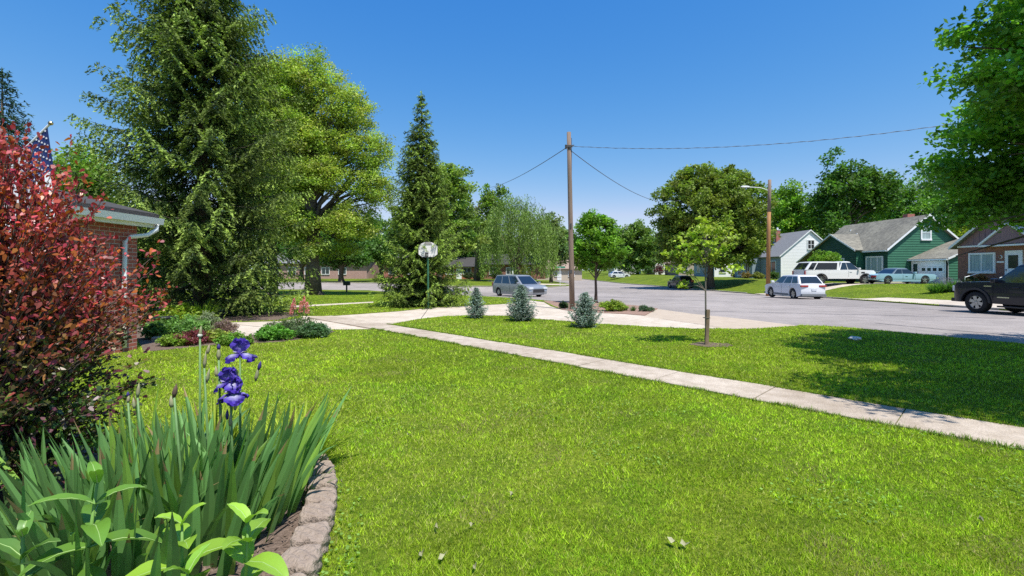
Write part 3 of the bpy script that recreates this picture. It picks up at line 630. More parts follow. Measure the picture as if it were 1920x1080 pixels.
for i, (px, d, s) in enumerate([(300, 95, 1.0), (380, 88, .9), (200, 92, 1.05), (100, 90, .95), (0, 96, 1.0), (540, 112, .95), (620, 118, 1.05), (700, 120, 1.0), (830, 125, 1.05), (-120, 100, 1.0), (980, 150, .9), (1080, 190, 1.0), (1240, 190, 1.1), (1360, 165, 1.0), (1460, 140, 1.0), (1580, 130, .9), (1700, 125, .95), (1820, 115, 1.0), (1960, 110, 1.0), (2080, 100, 1.0), (1160, 210, 1.0), (1110, 230, 1.0), (1050, 240, 1.0), (905, 135, .85)]):
    copy_thing(far_src, (px - 960) / PX * d, d, 'one of the green trees in the distant row closing the view', 'distant row of trees closing the view', rz=i * 1.3, s=s * (.62 if px > 850 else .8))
# ------------------------------------------------------------------ materials for buildings
m_white = mat('white_trim', (.80, .80, .79), .55, var=.05, scale=3)
m_wside = mat('white_siding', (.82, .81, .80), .6, var=.04, scale=2)
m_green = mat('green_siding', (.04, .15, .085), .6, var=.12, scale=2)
m_greenshade = mat('shaded_green_siding', (.015, .072, .052), .6, var=.12, scale=2)  # green_siding again, with the shade of the street-facing walls put into its colour
m_blue = mat('grey_blue_siding', (.26, .33, .37), .6, var=.06, scale=2)
m_roof = mat('grey_shingle', (.20, .19, .165), .95, c2=(.135, .13, .112), scale=5, bump=.6, bscale=25, stretch=(1, 1, 3))
layered(m_roof, (.21, .195, .158), ((.5, (.85, .85, .86), (1.12, 1.12, 1.1), 1), (3, (.8, .8, .8), (1.2, 1.2, 1.18), 1), (22, (.75, .75, .75), (1.25, 1.25, 1.25), 1)))
m_roofg = mat('pale_grey_shingle', (.25, .25, .255), .95, c2=(.17, .17, .175), scale=5, bump=.5)
m_rooft = mat('tan_shingle', (.36, .27, .21), .95, c2=(.28, .2, .155), scale=3, bump=.5)
m_roofd = mat('dark_shingle', (.06, .055, .052), .95, var=.25, scale=9, bump=.5)
m_glass = mat('window_glass', (.02, .03, .035), .08, spec=.9, var=.3, scale=.7)
m_curt = mat('curtain', (.30, .38, .38), .8, var=.3, scale=2, stretch=(6, 6, .2))
m_brick = brickmat('red_brick', (.42, .115, .075), (.30, .075, .055), (.46, .37, .32))
m_brick2 = brickmat('brown_brick', (.28, .105, .07), (.19, .07, .05), (.32, .24, .2))
m_brick3 = brickmat('orange_brick', (.42, .14, .065), (.34, .10, .05), (.4, .28, .2))
m_brick4 = brickmat('pink_brick', (.44, .25, .21), (.34, .18, .15), (.5, .42, .38))
m_board = mat('mauve_board', (.30, .19, .19), .8, c2=(.20, .12, .125), scale=3, stretch=(7, 7, .15))
m_dark = mat('dark_gap', (.015, .015, .016), .8)
m_gutter = mat('white_metal', (.82, .82, .82), .35, spec=.5)

def siding(mb, o, u, n, L, z0, prof, row=.23, lip=.032):
    """courses of boards; prof(z) -> (u0,u1) width at height z, None above the top"""
    o, u, n = Vector(o), Vector(u), Vector(n); Z = Vector((0, 0, 1)); z = z0
    while True:
        a = prof(z); b = prof(z + row)
        if a is None: break
        zt = z + row
        if b is None:
            mid = (a[0] + a[1]) / 2; b = (mid, mid + .01); zt = min(z + row, L)
        P = [o + u * a[0] + Z * z + n * lip, o + u * a[1] + Z * z + n * lip, o + u * b[1] + Z * zt + n * .003, o + u * b[0] + Z * zt + n * .003,
             o + u * a[0] + Z * z + n * .0, o + u * a[1] + Z * z]
        mb.add(P, [(0, 1, 2, 3), (0, 4, 5, 1)])
        if prof(z + row) is None: break
        z += row
def rect(u0, u1, zt): return lambda z: (u0, u1) if z < zt - .01 else None
def gable(u0, u1, ze, um, zp, off=0):
    def f(z):
        if z < ze: return (u0, u1)
        if z >= zp: return None
        t = (z - ze) / (zp - ze); return (u0 + (um - u0) * t, u1 + (um - u1) * t)
    return f
def window(parent, o, u, n, u0, u1, z0, z1, nv=1, nh=0, fw=.07, mat_f=None, glass=None, cols=None, label=None):
    f = MB(); D0, D1 = .0, .085
    f.obox(o, u, n, u0 - fw, u1 + fw, z0 - fw * 1.2, z0, D0, D1 + .05); f.obox(o, u, n, u0 - fw, u1 + fw, z1, z1 + fw, D0, D1)
    f.obox(o, u, n, u0 - fw, u0, z0, z1, D0, D1); f.obox(o, u, n, u1, u1 + fw, z0, z1, D0, D1)
    for i in range(1, nv): c_ = u0 + (u1 - u0) * (cols[i - 1] if cols else i / nv); f.obox(o, u, n, c_ - .03, c_ + .03, z0, z1, .01, D1 - .005)
    for i in range(1, nh + 1): c_ = z0 + (z1 - z0) * i / (nh + 1); f.obox(o, u, n, u0, u1, c_ - .02, c_ + .02, .012, D1 - .003)
    w = f.build('window', mat_f or m_white, parent)
    g = MB(); g.obox(o, u, n, u0, u1, z0, z1, .008, .056); g.build('pane', glass or m_glass, w)
    return w
def slab(name, pts, m, parent, th=.14, off=None):
    """roof plane with thickness, pts in order"""
    a = [Vector(p) for p in pts]; nn = (a[1] - a[0]).cross(a[2] - a[0]).normalized()
    if nn.z < 0: nn = -nn
    mb = MB(); mb.prism(a, nn * th); return mb.build(name, m, parent)
Xp, Xm, Yp, Ym, Zp = (1, 0, 0), (-1, 0, 0), (0, 1, 0), (0, -1, 0), (0, 0, 1)

# ---- green house: its base corner at (35.2, 44)
BX, BY, BZ = 35.2, 44.0, .35
H1 = thing('house', 'dark green sided house with grey roof and attached garage', 'house', (BX, BY, BZ))
ZE, ZP, RW, RL = 3.25, 6.3, 7.3, 10.5        # eave, peak, width (x), length (y)
mb = MB(); siding(mb, (0, 0, 0), Xp, Ym, ZP, 0, gable(0, RW, ZE, RW / 2, ZP - .05)); mb.box(.02, RW - .02, .02, RL, 0, ZE - .02); mb.build('wall', m_green, H1)
mb = MB(); siding(mb, (0, 0, 0), Yp, Xm, ZE, 0, rect(0, 3.0, ZE)); mb.build('front_wall', m_greenshade, H1)
mb = MB(); mb.box(-.035, RW + .035, -.075, -.0, -.2, .28); mb.box(-.075, -.0, -.03, 3.0, -.2, .28); mb.build('foundation', m_curb, H1)
# wing towards the street
WX = -.75; W0, W1 = 3.0, 9.8
mb = MB(); siding(mb, (WX, 0, 0), Yp, Xm, 4.95, 0, gable(W0, W1, ZE, 6.4, 4.95)); mb.box(WX + .02, 0, W0 + .02, W1 - .02, 0, ZE - .02); mb.build('front_wall', m_greenshade, H1)
mb = MB(); siding(mb, (WX, W0, 0), Xp, Ym, ZE, 0, rect(0, -WX, ZE)); mb.build('wing_side_wall', m_green, H1)
ov = .3; k = (ZP - ZE) / (RW / 2)
slab('roof', [(-ov, -ov, ZE - k * ov), (RW / 2, -ov, ZP), (RW / 2, RL + ov, ZP), (-ov, RL + ov, ZE - k * ov)], m_roof, H1)
slab('roof', [(RW + ov, -ov, ZE - k * ov), (RW / 2, -ov, ZP), (RW / 2, RL + ov, ZP), (RW + ov, RL + ov, ZE - k * ov)], m_roof, H1)
kk = (4.95 - ZE) / 3.4
slab('roof', [(WX - .25, W0 - .25, ZE - kk * .25), (WX - .25, 6.4, 4.97), (2.6, 6.4, 4.97), (1.2, W0 - .25, ZE - kk * .25)], m_roof, H1, .12)
slab('roof', [(WX - .25, 12.4, 2.1), (WX - .25, 6.4, 4.97), (2.6, 6.4, 4.97), (1.2, 12.4, 2.1)], m_roof, H1, .12)
mb = MB()
for (a, b) in (((-ov, ZE - k * ov), (RW / 2, ZP)), ((RW + ov, ZE - k * ov), (RW / 2, ZP))):
    mb.prism([(a[0], -ov - .03, a[1] + .17), (b[0], -ov - .03, b[1] + .17), (b[0], -ov - .03, b[1] - .02), (a[0], -ov - .03, a[1] - .02)], (0, -.04, 0))
mb.prism([(WX - .28, W0 - .25, ZE - kk * .25 + .13), (WX - .28, 6.4, 5.1), (WX - .28, 6.4, 4.94), (WX - .28, W0 - .25, ZE - kk * .25 - .03)], (-.03, 0, 0))
mb.prism([(WX - .28, 12.4, 2.2), (WX - .28, 6.4, 5.1), (WX - .28, 6.4, 4.94), (WX - .28, 12.4, 2.05)], (-.03, 0, 0))
mb.box(-ov - .1, -ov - .002, -ov, 2.7, ZE - k * ov - .02, ZE - k * ov + .1)
mb.build('trim', m_white, H1)
window(H1, (0, 0, 0), Xp, Ym, 3.2, 3.95, 4.15, 5.25, 1, 1, .12, glass=m_curt)
window(H1, (0, 0, 0), Yp, Xm, .6, 2.5, 1.15, 2.45, 3, 0, .12, cols=[.3, .7], glass=m_curt)
window(H1, (WX, 0, 0), Yp, Xm, 4.7, 5.6, 0.75, 2.35, 2, 1, .12)
mb = MB(); mb.box(RW / 2 + 0.1, RW / 2 + .8, 2.2, 2.8, ZP - .6, ZP + .45); mb.build('chimney', m_brick, H1)
for q in ([(1.9, 6.5, 4.6), (1.9, 6.5, 5.2)], [(2.6, 8.4, 5.2), (2.6, 8.4, 5.75)]): mb = MB(); mb.tube(q, .07, 8); mb.build('roof_vent', m_gutter, H1)
# garage, in front of the gable (street door faces -x)
GX, GW = 2.15, 3.85
mb = MB(); siding(mb, (GX, -GW, 0), Xp, Ym, 4.2, 0, lambda z: (max(0, (z - 2.2) / .45), 6.2) if z < 4.2 else None); mb.box(GX + .02, GX + 6, -GW + .02, -.02, 0, 2.15)
mb.build('garage_wall', m_green, H1)
mb = MB(); mb.box(GX - .03, GX + .02, -GW, -.15, 0, 2.22); mb.build('garage_front', m_white, H1)
slab('garage_roof', [(GX - .25, -GW - .2, 2.15), (GX + 4.4, -GW - .2, 4.15), (GX + 4.4, -.0, 4.15), (GX - .25, -.0, 2.15)], m_roof, H1, .1)
mb = MB(); mb.prism([(GX - .25, -GW - .22, 2.12), (GX + 4.4, -GW - .22, 4.12), (GX + 4.4, -GW - .22, 4.28), (GX - .25, -GW - .22, 2.27)], (0, -.04, 0)); mb.box(GX - .36, GX - .255, -GW - .2, -.03, 2.08, 2.2)
mb.build('garage_trim', m_white, H1)
mb = MB()
for i in range(4): mb.box(GX - .075, GX - .035, -GW + .35, -GW + 2.65, .05 + i * .5, .05 + i * .5 + .485)
gd = mb.build('garage_door', m_white, H1)
for i in range(4): mb = MB(); mb.box(GX - .085, GX - .078, -GW + .5 + i * .56, -GW + .5 + i * .56 + .36, 1.15, 1.42); mb.build('pane', m_glass, gd)
mb = MB(); mb.box(GX - .07, GX - .034, -.95, -.3, .1, 2.0); d_ = mb.build('door', m_white, H1)
mb = MB(); mb.box(GX - .082, GX - .072, -.85, -.4, .75, 1.8); mb.build('pane', m_glass, d_)
mb = MB(); mb.box(GX - .14, GX - .115, -GW + .02, -GW + .1, 0, 2.1); mb.tube([(GX - .3, -GW - .1, 2.1), (GX - .1, -GW + .02, 1.8), (GX - .1, -GW + .02, .1)], .04, 8); mb.build('downspout', m_dark, H1)

# ---- white gabled house further on
H2 = thing('house', 'white sided house with steep gable and grey-blue porch front', 'house', (36.1, 63, .35))
mb = MB(); siding(mb, (0, 0, 0), Xp, Ym, 6.5, 0, gable(0, 7.8, 3.2, 3.9, 6.5), .2, .012); mb.box(.02, 7.78, .02, 9, 0, 3.18); mb.build('wall', m_wside, H2)
mb = MB(); siding(mb, (0, 0, 0), Yp, Xm, 3.2, 0, rect(0, 9.5, 3.2)); mb.box(-1.2, .0, 5.2, 11, 0, 3.0); mb.build('front_wall', m_blue, H2)
slab('roof', [(-.3, -.15, 2.95), (3.9, -.15, 6.5), (3.9, 9.2, 6.5), (-.3, 9.2, 2.95)], m_roofg, H2); slab('roof', [(8.1, -.15, 2.95), (3.9, -.15, 6.5), (3.9, 9.2, 6.5), (8.1, 9.2, 2.95)], m_roofg, H2)
mb = MB(); mb.prism([(-1.4, 5, 3.0), (-1.4, 11.2, 3.0), (0, 11.2, 3.5), (0, 5, 3.5)], (0, 0, .1)); mb.prism([(-1.9, 4.0, 2.35), (-1.9, 7.5, 2.35), (-1.2, 7.5, 2.75), (-1.2, 4.0, 2.75)], (0, 0, .06)); mb.build('porch_roof', m_roofg, H2)
mb = MB()
for a, b in (((-.3, 2.95), (3.9, 6.5)), ((8.1, 2.95), (3.9, 6.5))): mb.prism([(a[0], -.17, a[1] + .16), (b[0], -.17, b[1] + .16), (b[0], -.17, b[1]), (a[0], -.17, a[1])], (0, -.04, 0))
mb.box(-.05, .05, -.06, .0, 0, 3.0); mb.build('trim', m_white, H2)
window(H2, (0, 0, 0), Xp, Ym, 3.6, 4.4, 4.1, 5.2, 2, 1, .1, glass=m_dark); window(H2, (0, 0, 0), Yp, Xm, 1.2, 3.2, .9, 2.4, 2, 0, .12); window(H2, (-1.2, 0, 0), Yp, Xm, 5.8, 7, .9, 2.2, 2, 0, .1); window(H2, (-1.2, 0, 0), Yp, Xm, 8.4, 9.4, .4, 2.3, 1, 1, .1)
mb = MB(); mb.box(2.2, 2.75, 5, 5.5, 4.8, 7.0); mb.build('chimney', m_brick, H2)
mb = MB(); mb.box(2.15, 2.8, 4.95, 5.55, 7.0, 7.1); mb.tube([(2.5, 5.25, 7.1), (2.5, 5.25, 7.4)], .12, 8); mb.build('chimney_cap', m_white, H2)
# low side roof right of it
mb = MB(); mb.prism([(6.0, -3.4, 0), (9, -3.4, 0), (9, -3.4, 2.6), (6, -3.4, 1.9)], (0, 3.3, 0)); mb.build('carport', m_wside, H2)
slab('carport_roof', [(5.2, -3.6, 1.8), (9.2, -3.6, 3.1), (9.2, -.2, 3.1), (5.2, -.2, 1.8)], m_roofg, H2, .12)

# ---- generic further houses
def house(label, x, y, w, l, ze, zp, wall, front, roof, rz=0, z=None, chim=True, ridge='y', wins=True, name='house', group=None):
    h = thing(name, label, 'house', (x, y, (gz(x, y) if z is None else z) - .05), rz, group)
    mb = MB()
    if ridge == 'y':
        mb.prism([(0, 0, 0), (w, 0, 0), (w, 0, ze), (w / 2, 0, zp - .05), (0, 0, ze)], (0, l, 0)); mb.build('wall', wall, h)
        k = (zp - ze) / (w / 2)
        slab('roof', [(-.35, -.3, ze - .35 * k), (w / 2, -.3, zp), (w / 2, l + .3, zp), (-.35, l + .3, ze - .35 * k)], roof, h); slab('roof', [(w + .35, -.3, ze - .35 * k), (w / 2, -.3, zp), (w / 2, l + .3, zp), (w + .35, l + .3, ze - .35 * k)], roof, h)
        mb = MB(); mb.box(-.02, 0, .1, l - .1, .05, ze - .1); mb.build('front_wall', front, h)
        if wins:
            window(h, (0, 0, 0), Xp, Ym, w / 2 - .4, w / 2 + .4, ze + .5, ze + 1.4, 1, 1, .08); window(h, (-.02, 0, 0), Yp, Xm, 1, 2.6, .9, 2.1, 2, 0, .08); window(h, (-.02, 0, 0), Yp, Xm, l - 3, l - 1.6, .9, 2.1, 2, 0, .08)
            window(h, (0, 0, 0), Xp, Ym, .9, 1.9, .9, 2.0, 1, 1, .08)
    else:
        mb.prism([(0, 0, 0), (0, w, 0), (0, w, ze), (0, w / 2, zp - .05), (0, 0, ze)], (l, 0, 0)); mb.build('wall', wall, h)
        k = (zp - ze) / (w / 2)
        slab('roof', [(-.4, -.5, ze - .5 * k), (l + .4, -.5, ze - .5 * k), (l + .4, w / 2, zp), (-.4, w / 2, zp)], roof, h); slab('roof', [(-.4, w + .5, ze - .5 * k), (l + .4, w + .5, ze - .5 * k), (l + .4, w / 2, zp), (-.4, w / 2, zp)], roof, h)
        if wins:
            for a in np.arange(1.0, l - 2, 3.0): window(h, (0, 0, 0), Xp, Ym, a, a + 1.3, .9, 2.0, 2, 0, .08)
            mb = MB(); mb.box(l / 2 - .5, l / 2 + .45, -.07, -.01, 0.05, 2.1); mb.build('door', m_white, h)
    if chim: mb = MB(); mb.box(w / 2 - .35 if ridge == 'y' else l * .6, w / 2 + .35 if ridge == 'y' else l * .6 + .7, l * .5 if ridge == 'y' else w / 2 - .3, l * .5 + .6 if ridge == 'y' else w / 2 + .3, zp - .6, zp + .8); mb.build('chimney', m_brick, h)
    return h
house('white house glimpsed under the huge rounded tree, brown roof', 34.5, 80, 8, 9, 3.3, 6.8, m_wside, m_blue, m_rooft, z=.35)
house('tan fronted house left of the white one, behind the grey car', 35.5, 100, 8, 9, 3.0, 6.2, mat('tan_wall', (.42, .34, .27), .8), m_brick4, m_rooft, z=.3)
house('small white house with tan shingle roof far down the street', 37.2, 122, 7.5, 9, 3.2, 6.6, m_wside, m_brick2, m_rooft, z=.3)
house('pale grey house beside the small tan roofed house', 43.5, 127, 7, 6, 3.0, 5.6, m_blue, m_wside, m_roofg, z=.3, ridge='x', chim=False)
house('white house at the far end behind the small maple', 31, 142, 8, 9, 3.0, 6.0, m_wside, m_wside, m_roofg, z=.3)
house('long pinkish brick house across the road behind the thick trunk', -44, 84, 9, 18, 2.9, 4.7, m_brick4, m_brick4, m_roofg, ridge='x')
house('low red-brown brick house across the road left of the narrow spruce', -23.5, 86, 9, 13, 2.8, 4.5, m_brick, m_brick, m_roofd, ridge='x')
house('orange brick garage across the road right of the narrow spruce', -12.5, 82, 7, 6.5, 2.3, 3.8, m_brick3, m_brick3, m_roofd, ridge='x', chim=False)
house('dark brick house behind the silver minivan', -5, 84, 9, 11, 2.7, 4.5, m_brick2, m_brick2, m_roofd, ridge='x', chim=False)
house('pale cream house beyond the corner lawn', 5.5, 104, 8, 10, 2.7, 4.6, mat('cream_wall', (.5, .42, .33), .8), m_brick, m_rooft, ridge='x', chim=False)

# ---- brick house at the right edge: street front on the plane x = 32.3
H3 = thing('house', 'brown brick house with mauve board gable and white door', 'house', (32.3, 34.0, .35))
mb = MB(); mb.box(0, 9, -14, 0, -.3, 2.92); mb.build('wall', m_brick2, H3)
mb = MB(); mb.prism([(.0, 0, 2.95), (.0, -4.4, 6.15), (.0, -9.0, 2.95)], (.15, 0, 0)); 
for i in range(22):
    yy = -.35 - i * .4; zt = 2.95 + min(-yy, 9 + yy) / 4.45 * 3.15
    if zt > 3.05: mb.box(-.025, .0, yy - .025, yy + .025, 2.96, zt - .05)
mb.build('gable_boards', m_board, H3)
slab('roof', [(-.3, .35, 2.75), (-.3, -4.45, 6.2), (9, -4.45, 6.2), (9, .35, 2.75)], m_roofg, H3, .12); slab('roof', [(-.3, -9.3, 2.75), (-.3, -4.45, 6.2), (9, -4.45, 6.2), (9, -9.3, 2.75)], m_roofg, H3, .12)
mb = MB(); mb.prism([(-.33, .35, 2.7), (-.33, -4.45, 6.15), (-.33, -4.45, 6.33), (-.33, .35, 2.9)], (-.04, 0, 0)); mb.prism([(-.33, -9.3, 2.7), (-.33, -4.45, 6.15), (-.33, -4.45, 6.33), (-.33, -9.3, 2.9)], (-.04, 0, 0))
mb.box(-.06, .0, -9, 0, 2.84, 2.95); mb.build('trim', m_white, H3)
# small gable over the door
mb = MB(); mb.prism([(-.35, -2.1, 2.95), (-.35, -3.75, 4.15), (-.35, -5.4, 2.95)], (.3, 0, 0)); mb.build('dormer', m_board, H3)
mb = MB(); mb.prism([(-.45, -1.9, 2.85), (-.45, -3.75, 4.22), (-.45, -3.75, 4.36), (-.45, -1.9, 3.0)], (.12, 0, 0)); mb.prism([(-.45, -5.6, 2.85), (-.45, -3.75, 4.22), (-.45, -3.75, 4.36), (-.45, -5.6, 3.0)], (.12, 0, 0)); mb.box(-.43, .0, -5.6, -1.9, 2.80, 2.90)
mb.build('dormer_trim', m_white, H3)
window(H3, (0, 0, 0), Yp, Xm, -2.55, -.98, 1.15, 2.3, 2, 0, .12, glass=m_curt)
window(H3, (0, 0, 0), Yp, Xm, -4.9, -4.1, 4.0, 5.0, 1, 1, .1)
mb = MB(); mb.box(-.07, .0, -4.35, -3.3, .35, 2.5); d_ = mb.build('door', m_white, H3)
mb = MB(); mb.box(-.085, -.072, -4.12, -3.52, 1.35, 2.2); mb.build('pane', m_glass, d_)
mb = MB(); mb.box(-.11, -.072, -3.42, -3.38, 1.2, 1.3); mb.build('handle', m_dark, d_)
mb = MB(); mb.lathe([(0, -.14), (.09, -.12), (.13, -.05), (.1, 0)], 12, 'z'); o = mb.build('wall_lamp', m_white, H3); o.rotation_euler = (0, math.radians(-90), 0); o.location = (-.06, -2.98, 2.1); o.scale = (1, 1, 1)
mb = MB(); mb.box(-.03, 0, -3.2, -2.75, 1.72, 1.82); mb.build('number_plaque', m_white, H3)
mb = MB(); mb.box(-1.6, 0, -5.6, -2.4, -.2, .34); mb.box(-1.9, -1.6, -4.6, -3.1, -.2, .17); mb.build('porch_step', m_conc, H3)
mb = MB()
for yy in (-2.5, -4.75): mb.tube([(-1.9, yy, .0), (-1.9, yy, .75), (-.2, yy, 1.25)], .03, 8); mb.tube([(-1.0, yy, .3), (-1.0, yy, 1.0)], .02, 8)
mb.build('handrail', m_white, H3)

# ---- brick garage at the left, its wall runs away from us
H4 = thing('garage', 'red brick garage with white fascia, gutter and downspout at the left', 'garage', (-7.55, 9.45, 0))
mb = MB(); mb.box(-6, 0, -9.5, 0, -.2, 2.62); mb.build('wall', m_brick, H4)
# roof overhang: fascia line from near left to the corner
mb = MB(); mb.prism([(.22, .3, 2.66), (.22, -9.9, 2.66), (-6, -9.9, 4.2), (-6, .3, 4.2)], (0, 0, .09)); mb.build('roof', m_roofd, H4)
mb = MB(); mb.box(-.0, .18, -9.8, .28, 2.60, 2.64); mb.box(.18, .215, -9.8, .28, 2.46, 2.66); mb.build('soffit', m_white, H4)
mb = MB(); mb.prism([(.2, .28, 2.5), (.2, .28, 2.66), (-6, .28, 4.2), (-6, .28, 4.05)], (0, .03, 0)); mb.build('rake_trim', m_white, H4)
mb = MB(); mb.add([(.218, -9.8, 2.53), (.218, .3, 2.53), (.31, .3, 2.53), (.31, -9.8, 2.53), (.218, -9.8, 2.655), (.218, .3, 2.655), (.335, .3, 2.655), (.335, -9.8, 2.655)], [(0, 1, 2, 3), (0, 1, 5, 4), (3, 2, 6, 7), (0, 3, 7, 4), (1, 2, 6, 5)])
gt = mb.build('gutter', m_gutter, H4)
mb = MB(); mb.tube([(.27, .18, 2.54), (.27, .17, 2.42), (.2, .0, 2.30), (.1, -.3, 2.24), (.05, -.36, 2.15), (.05, -.37, 1.4), (.05, -.37, .1)], [.042] * 7, 10); mb.build('downspout', m_gutter, H4, smooth=True)
mb = MB(); mb.box(-.0, .02, -2.9, -1.6, .9, 2.0); mb.build('window', m_glass, H4)
# ------------------------------------------------------------------ vehicles
m_tyre = mat('tyre_rubber', (.018, .018, .019), .8); m_rim = mat('alloy', (.45, .46, .48), .3, metal=.8); m_rimd = mat('dark_alloy', (.05, .05, .055), .35, metal=.6)
m_carglass = mat('car_glass', (.012, .016, .02), .04, spec=1.0, coat=.5); m_red = mat('tail_lamp', (.35, .01, .015), .2, spec=.8, coat=.6); m_lamp = mat('head_lamp', (.65, .68, .7), .12, spec=.9, coat=.7)
m_plastic = mat('black_plastic', (.03, .03, .032), .6); m_chrome = mat('chrome', (.7, .7, .72), .12, metal=1); m_gap = mat('panel_gap', (.012, .012, .012), .9)
def paint(name, c, metal=.3): return mat(name, c, .35, metal=metal, spec=.4, coat=.55, var=.02, scale=3)
def wheel(parent, x, y, r, w, spokes=5, dark=False):
    s = 1 if y > 0 else -1
    mb = MB(); mb.lathe([(r * .62, -w / 2), (r * .9, -w / 2), (r * .985, -w * .38), (r, -w * .2), (r, w * .2), (r * .985, w * .38), (r * .9, w / 2), (r * .62, w / 2)], 28, 'y')
    for k in range(28): pass
    o = mb.build('wheel', m_tyre, parent, smooth=True); o.location = (x, y, r)
    f = MB(); yy = s * w * .40
    f.lathe([(r * .64, yy), (r * .60, yy + s * .01), (r * .56, yy - s * .03), (r * .54, yy - s * .09), (0.001, yy - s * .10)], 28, 'y')
    rim = f.build('rim', m_rimd if dark or True else m_rim, o, smooth=True)
    g = MB(); g.lathe([(r * .65, yy + s * .005), (r * .57, yy + s * .008), (r * .56, yy - s * .02)], 28, 'y')
    for k in range(spokes):
        a = 2 * math.pi * k / spokes + .3; ca, sa = math.cos(a), math.sin(a); w0, w1 = r * .11, r * .17
        P = [(ca * r * .08 - sa * w0, sa * r * .08 + ca * w0), (ca * r * .08 + sa * w0, sa * r * .08 - ca * w0), (ca * r * .59 + sa * w1, sa * r * .59 - ca * w1), (ca * r * .59 - sa * w1, sa * r * .59 + ca * w1)]
        g.prism([(p[0], yy - s * .035, p[1]) for p in P], (0, s * .03, 0))
    g.lathe([(r * .14, yy), (0.001, yy + s * .005)], 12, 'y')
    g.build('spokes', m_rim, o); return o
def car(name, label, loc, rz, L, Wd, H, belt, prof, cab, wheels, wr, pnt, win_split=(0, .36, .68, 1), gc=.2, glass=None, roof=None, ww=.23, spokes=5, flare=None, group=None, cat='car', lower=None, tail=None, head=None, extra_cabs=(), bevel=.06):
    """x forward, origin at the middle on the ground. prof: upper outline rear->front of the lower body; cab: (xb0,xb1,xt0,xt1) rear/front at the belt and the roof"""
    t = thing(name, label, cat, (loc[0], loc[1], loc[2]), rz, group)
    w = Wd / 2; pts = list(prof)                     # (x,z)
    bot = []; 
    for xc in sorted(wheels, reverse=True):
        ra = wr * 1.17; zc = wr
        aa = [math.pi * i / 10 for i in range(11)]
        a0 = math.asin(max(-1, min(1, (gc - zc) / ra)))
        aa = [a0 + (math.pi - 2 * a0) * i / 10 for i in range(11)]
        bot += [(xc + ra * math.cos(a), zc + ra * math.sin(a)) for a in aa]
    outline = pts + bot
    bm = bmesh.new()
    def yw(x, z):
        e = max(0, abs(x) - (L / 2 - .45)) / .45; tuck = .07 * max(0, (.55 - z)) + .10 * max(0, z - belt * .86)
        return w - .11 * e * e - tuck
    A = [bm.verts.new((x, 1, z)) for x, z in outline]; B = [bm.verts.new((x, -1, z)) for x, z in outline]
    n = len(outline); fa = bm.faces.new(A); fb = bm.faces.new(B[::-1])
    for i in range(n): bm.faces.new((A[i], B[i], B[(i + 1) % n], A[(i + 1) % n]))
    for xx in np.arange(-L / 2 + .12, L / 2, .16): bmesh.ops.bisect_plane(bm, geom=bm.verts[:] + bm.edges[:] + bm.faces[:], plane_co=(xx, 0, 0), plane_no=(1, 0, 0), dist=1e-4)
    for zz in (.35, .5, .65, .8, .95, 1.1): bmesh.ops.bisect_plane(bm, geom=bm.verts[:] + bm.edges[:] + bm.faces[:], plane_co=(0, 0, zz + .003), plane_no=(0, 0, 1), dist=1e-4)
    for yy in (-.5, 0, .5): bmesh.ops.bisect_plane(bm, geom=bm.verts[:] + bm.edges[:] + bm.faces[:], plane_co=(0, yy, 0), plane_no=(0, 1, 0), dist=1e-4)
    for v in bm.verts:
        yy = v.co.y; v.co.y = yy * yw(v.co.x, v.co.z)
        if v.co.z > belt * .7: v.co.z += .035 * (1 - yy * yy)                     # crowned bonnet and tail
        e = max(0, abs(v.co.x) - (L / 2 - .3)) / .3
        if e > 0: v.co.x -= math.copysign(.10 * e * yy * yy, v.co.x)              # ends curved in plan
    bmesh.ops.recalc_face_normals(bm, faces=bm.faces)
    me = bpy.data.meshes.new('body'); bm.to_mesh(me); bm.free(); me.materials.append(pnt); body = link(bpy.data.objects.new('body', me), t)
    b = body.modifiers.new('b', 'BEVEL'); b.width = bevel; b.segments = 3; b.limit_method = 'ANGLE'; b.angle_limit = math.radians(35)
    for p in me.polygons: p.use_smooth = True
    body.modifiers.new('w', 'WEIGHTED_NORMAL')
    # dark inner wheel wells
    mb = MB()
    mb.box(-L / 2 + .25, L / 2 - .25, -w + .28, w - .28, gc + .02, belt * .7); mb.build('underbody', m_plastic, t)
    for (c0, rooft) in [(cab, roof)] + list(extra_cabs):
        xb0, xb1, xt0, xt1 = c0[:4]; zt = c0[4] if len(c0) > 4 else H; zb = c0[5] if len(c0) > 5 else belt - .02
        splits = c0[6] if len(c0) > 6 else win_split; wb, wt = w - .07, w - .27
        if len(c0) > 7: wt = w - c0[7]
        m2 = MB(); Bt = [(xb0, -wb), (xb1, -wb), (xb1, wb), (xb0, wb)]; Tt = [(xt0, -wt), (xt1, -wt), (xt1, wt), (xt0, wt)]
        m2.add([(*p, zb) for p in Bt] + [(*p, zt) for p in Tt], [(0, 3, 2, 1), (4, 5, 6, 7), (0, 1, 5, 4), (1, 2, 6, 5), (2, 3, 7, 6), (3, 0, 4, 7)])
        cb = m2.build('cabin', rooft or pnt, t); bm = bmesh.new(); bm.from_mesh(cb.data)
        for xx in np.linspace(xt0 + .05, xt1 - .05, 8): bmesh.ops.bisect_plane(bm, geom=bm.verts[:] + bm.edges[:] + bm.faces[:], plane_co=(xx, 0, 0), plane_no=(1, 0, 0), dist=1e-4)
        bmesh.ops.bisect_plane(bm, geom=bm.verts[:] + bm.edges[:] + bm.faces[:], plane_co=(0, 0, 0), plane_no=(0, 1, 0), dist=1e-4)
        for v in bm.verts:
            if v.co.z > zt - .01: q = (v.co.x - (xt0 + xt1) / 2) / max(.1, (xt1 - xt0) / 2); v.co.z += .035 * (1 - min(1, q * q)) + (.03 if abs(v.co.y) < .01 else 0) - .02
        bm.to_mesh(cb.data); bm.free()
        for p_ in cb.data.polygons: p_.use_smooth = True
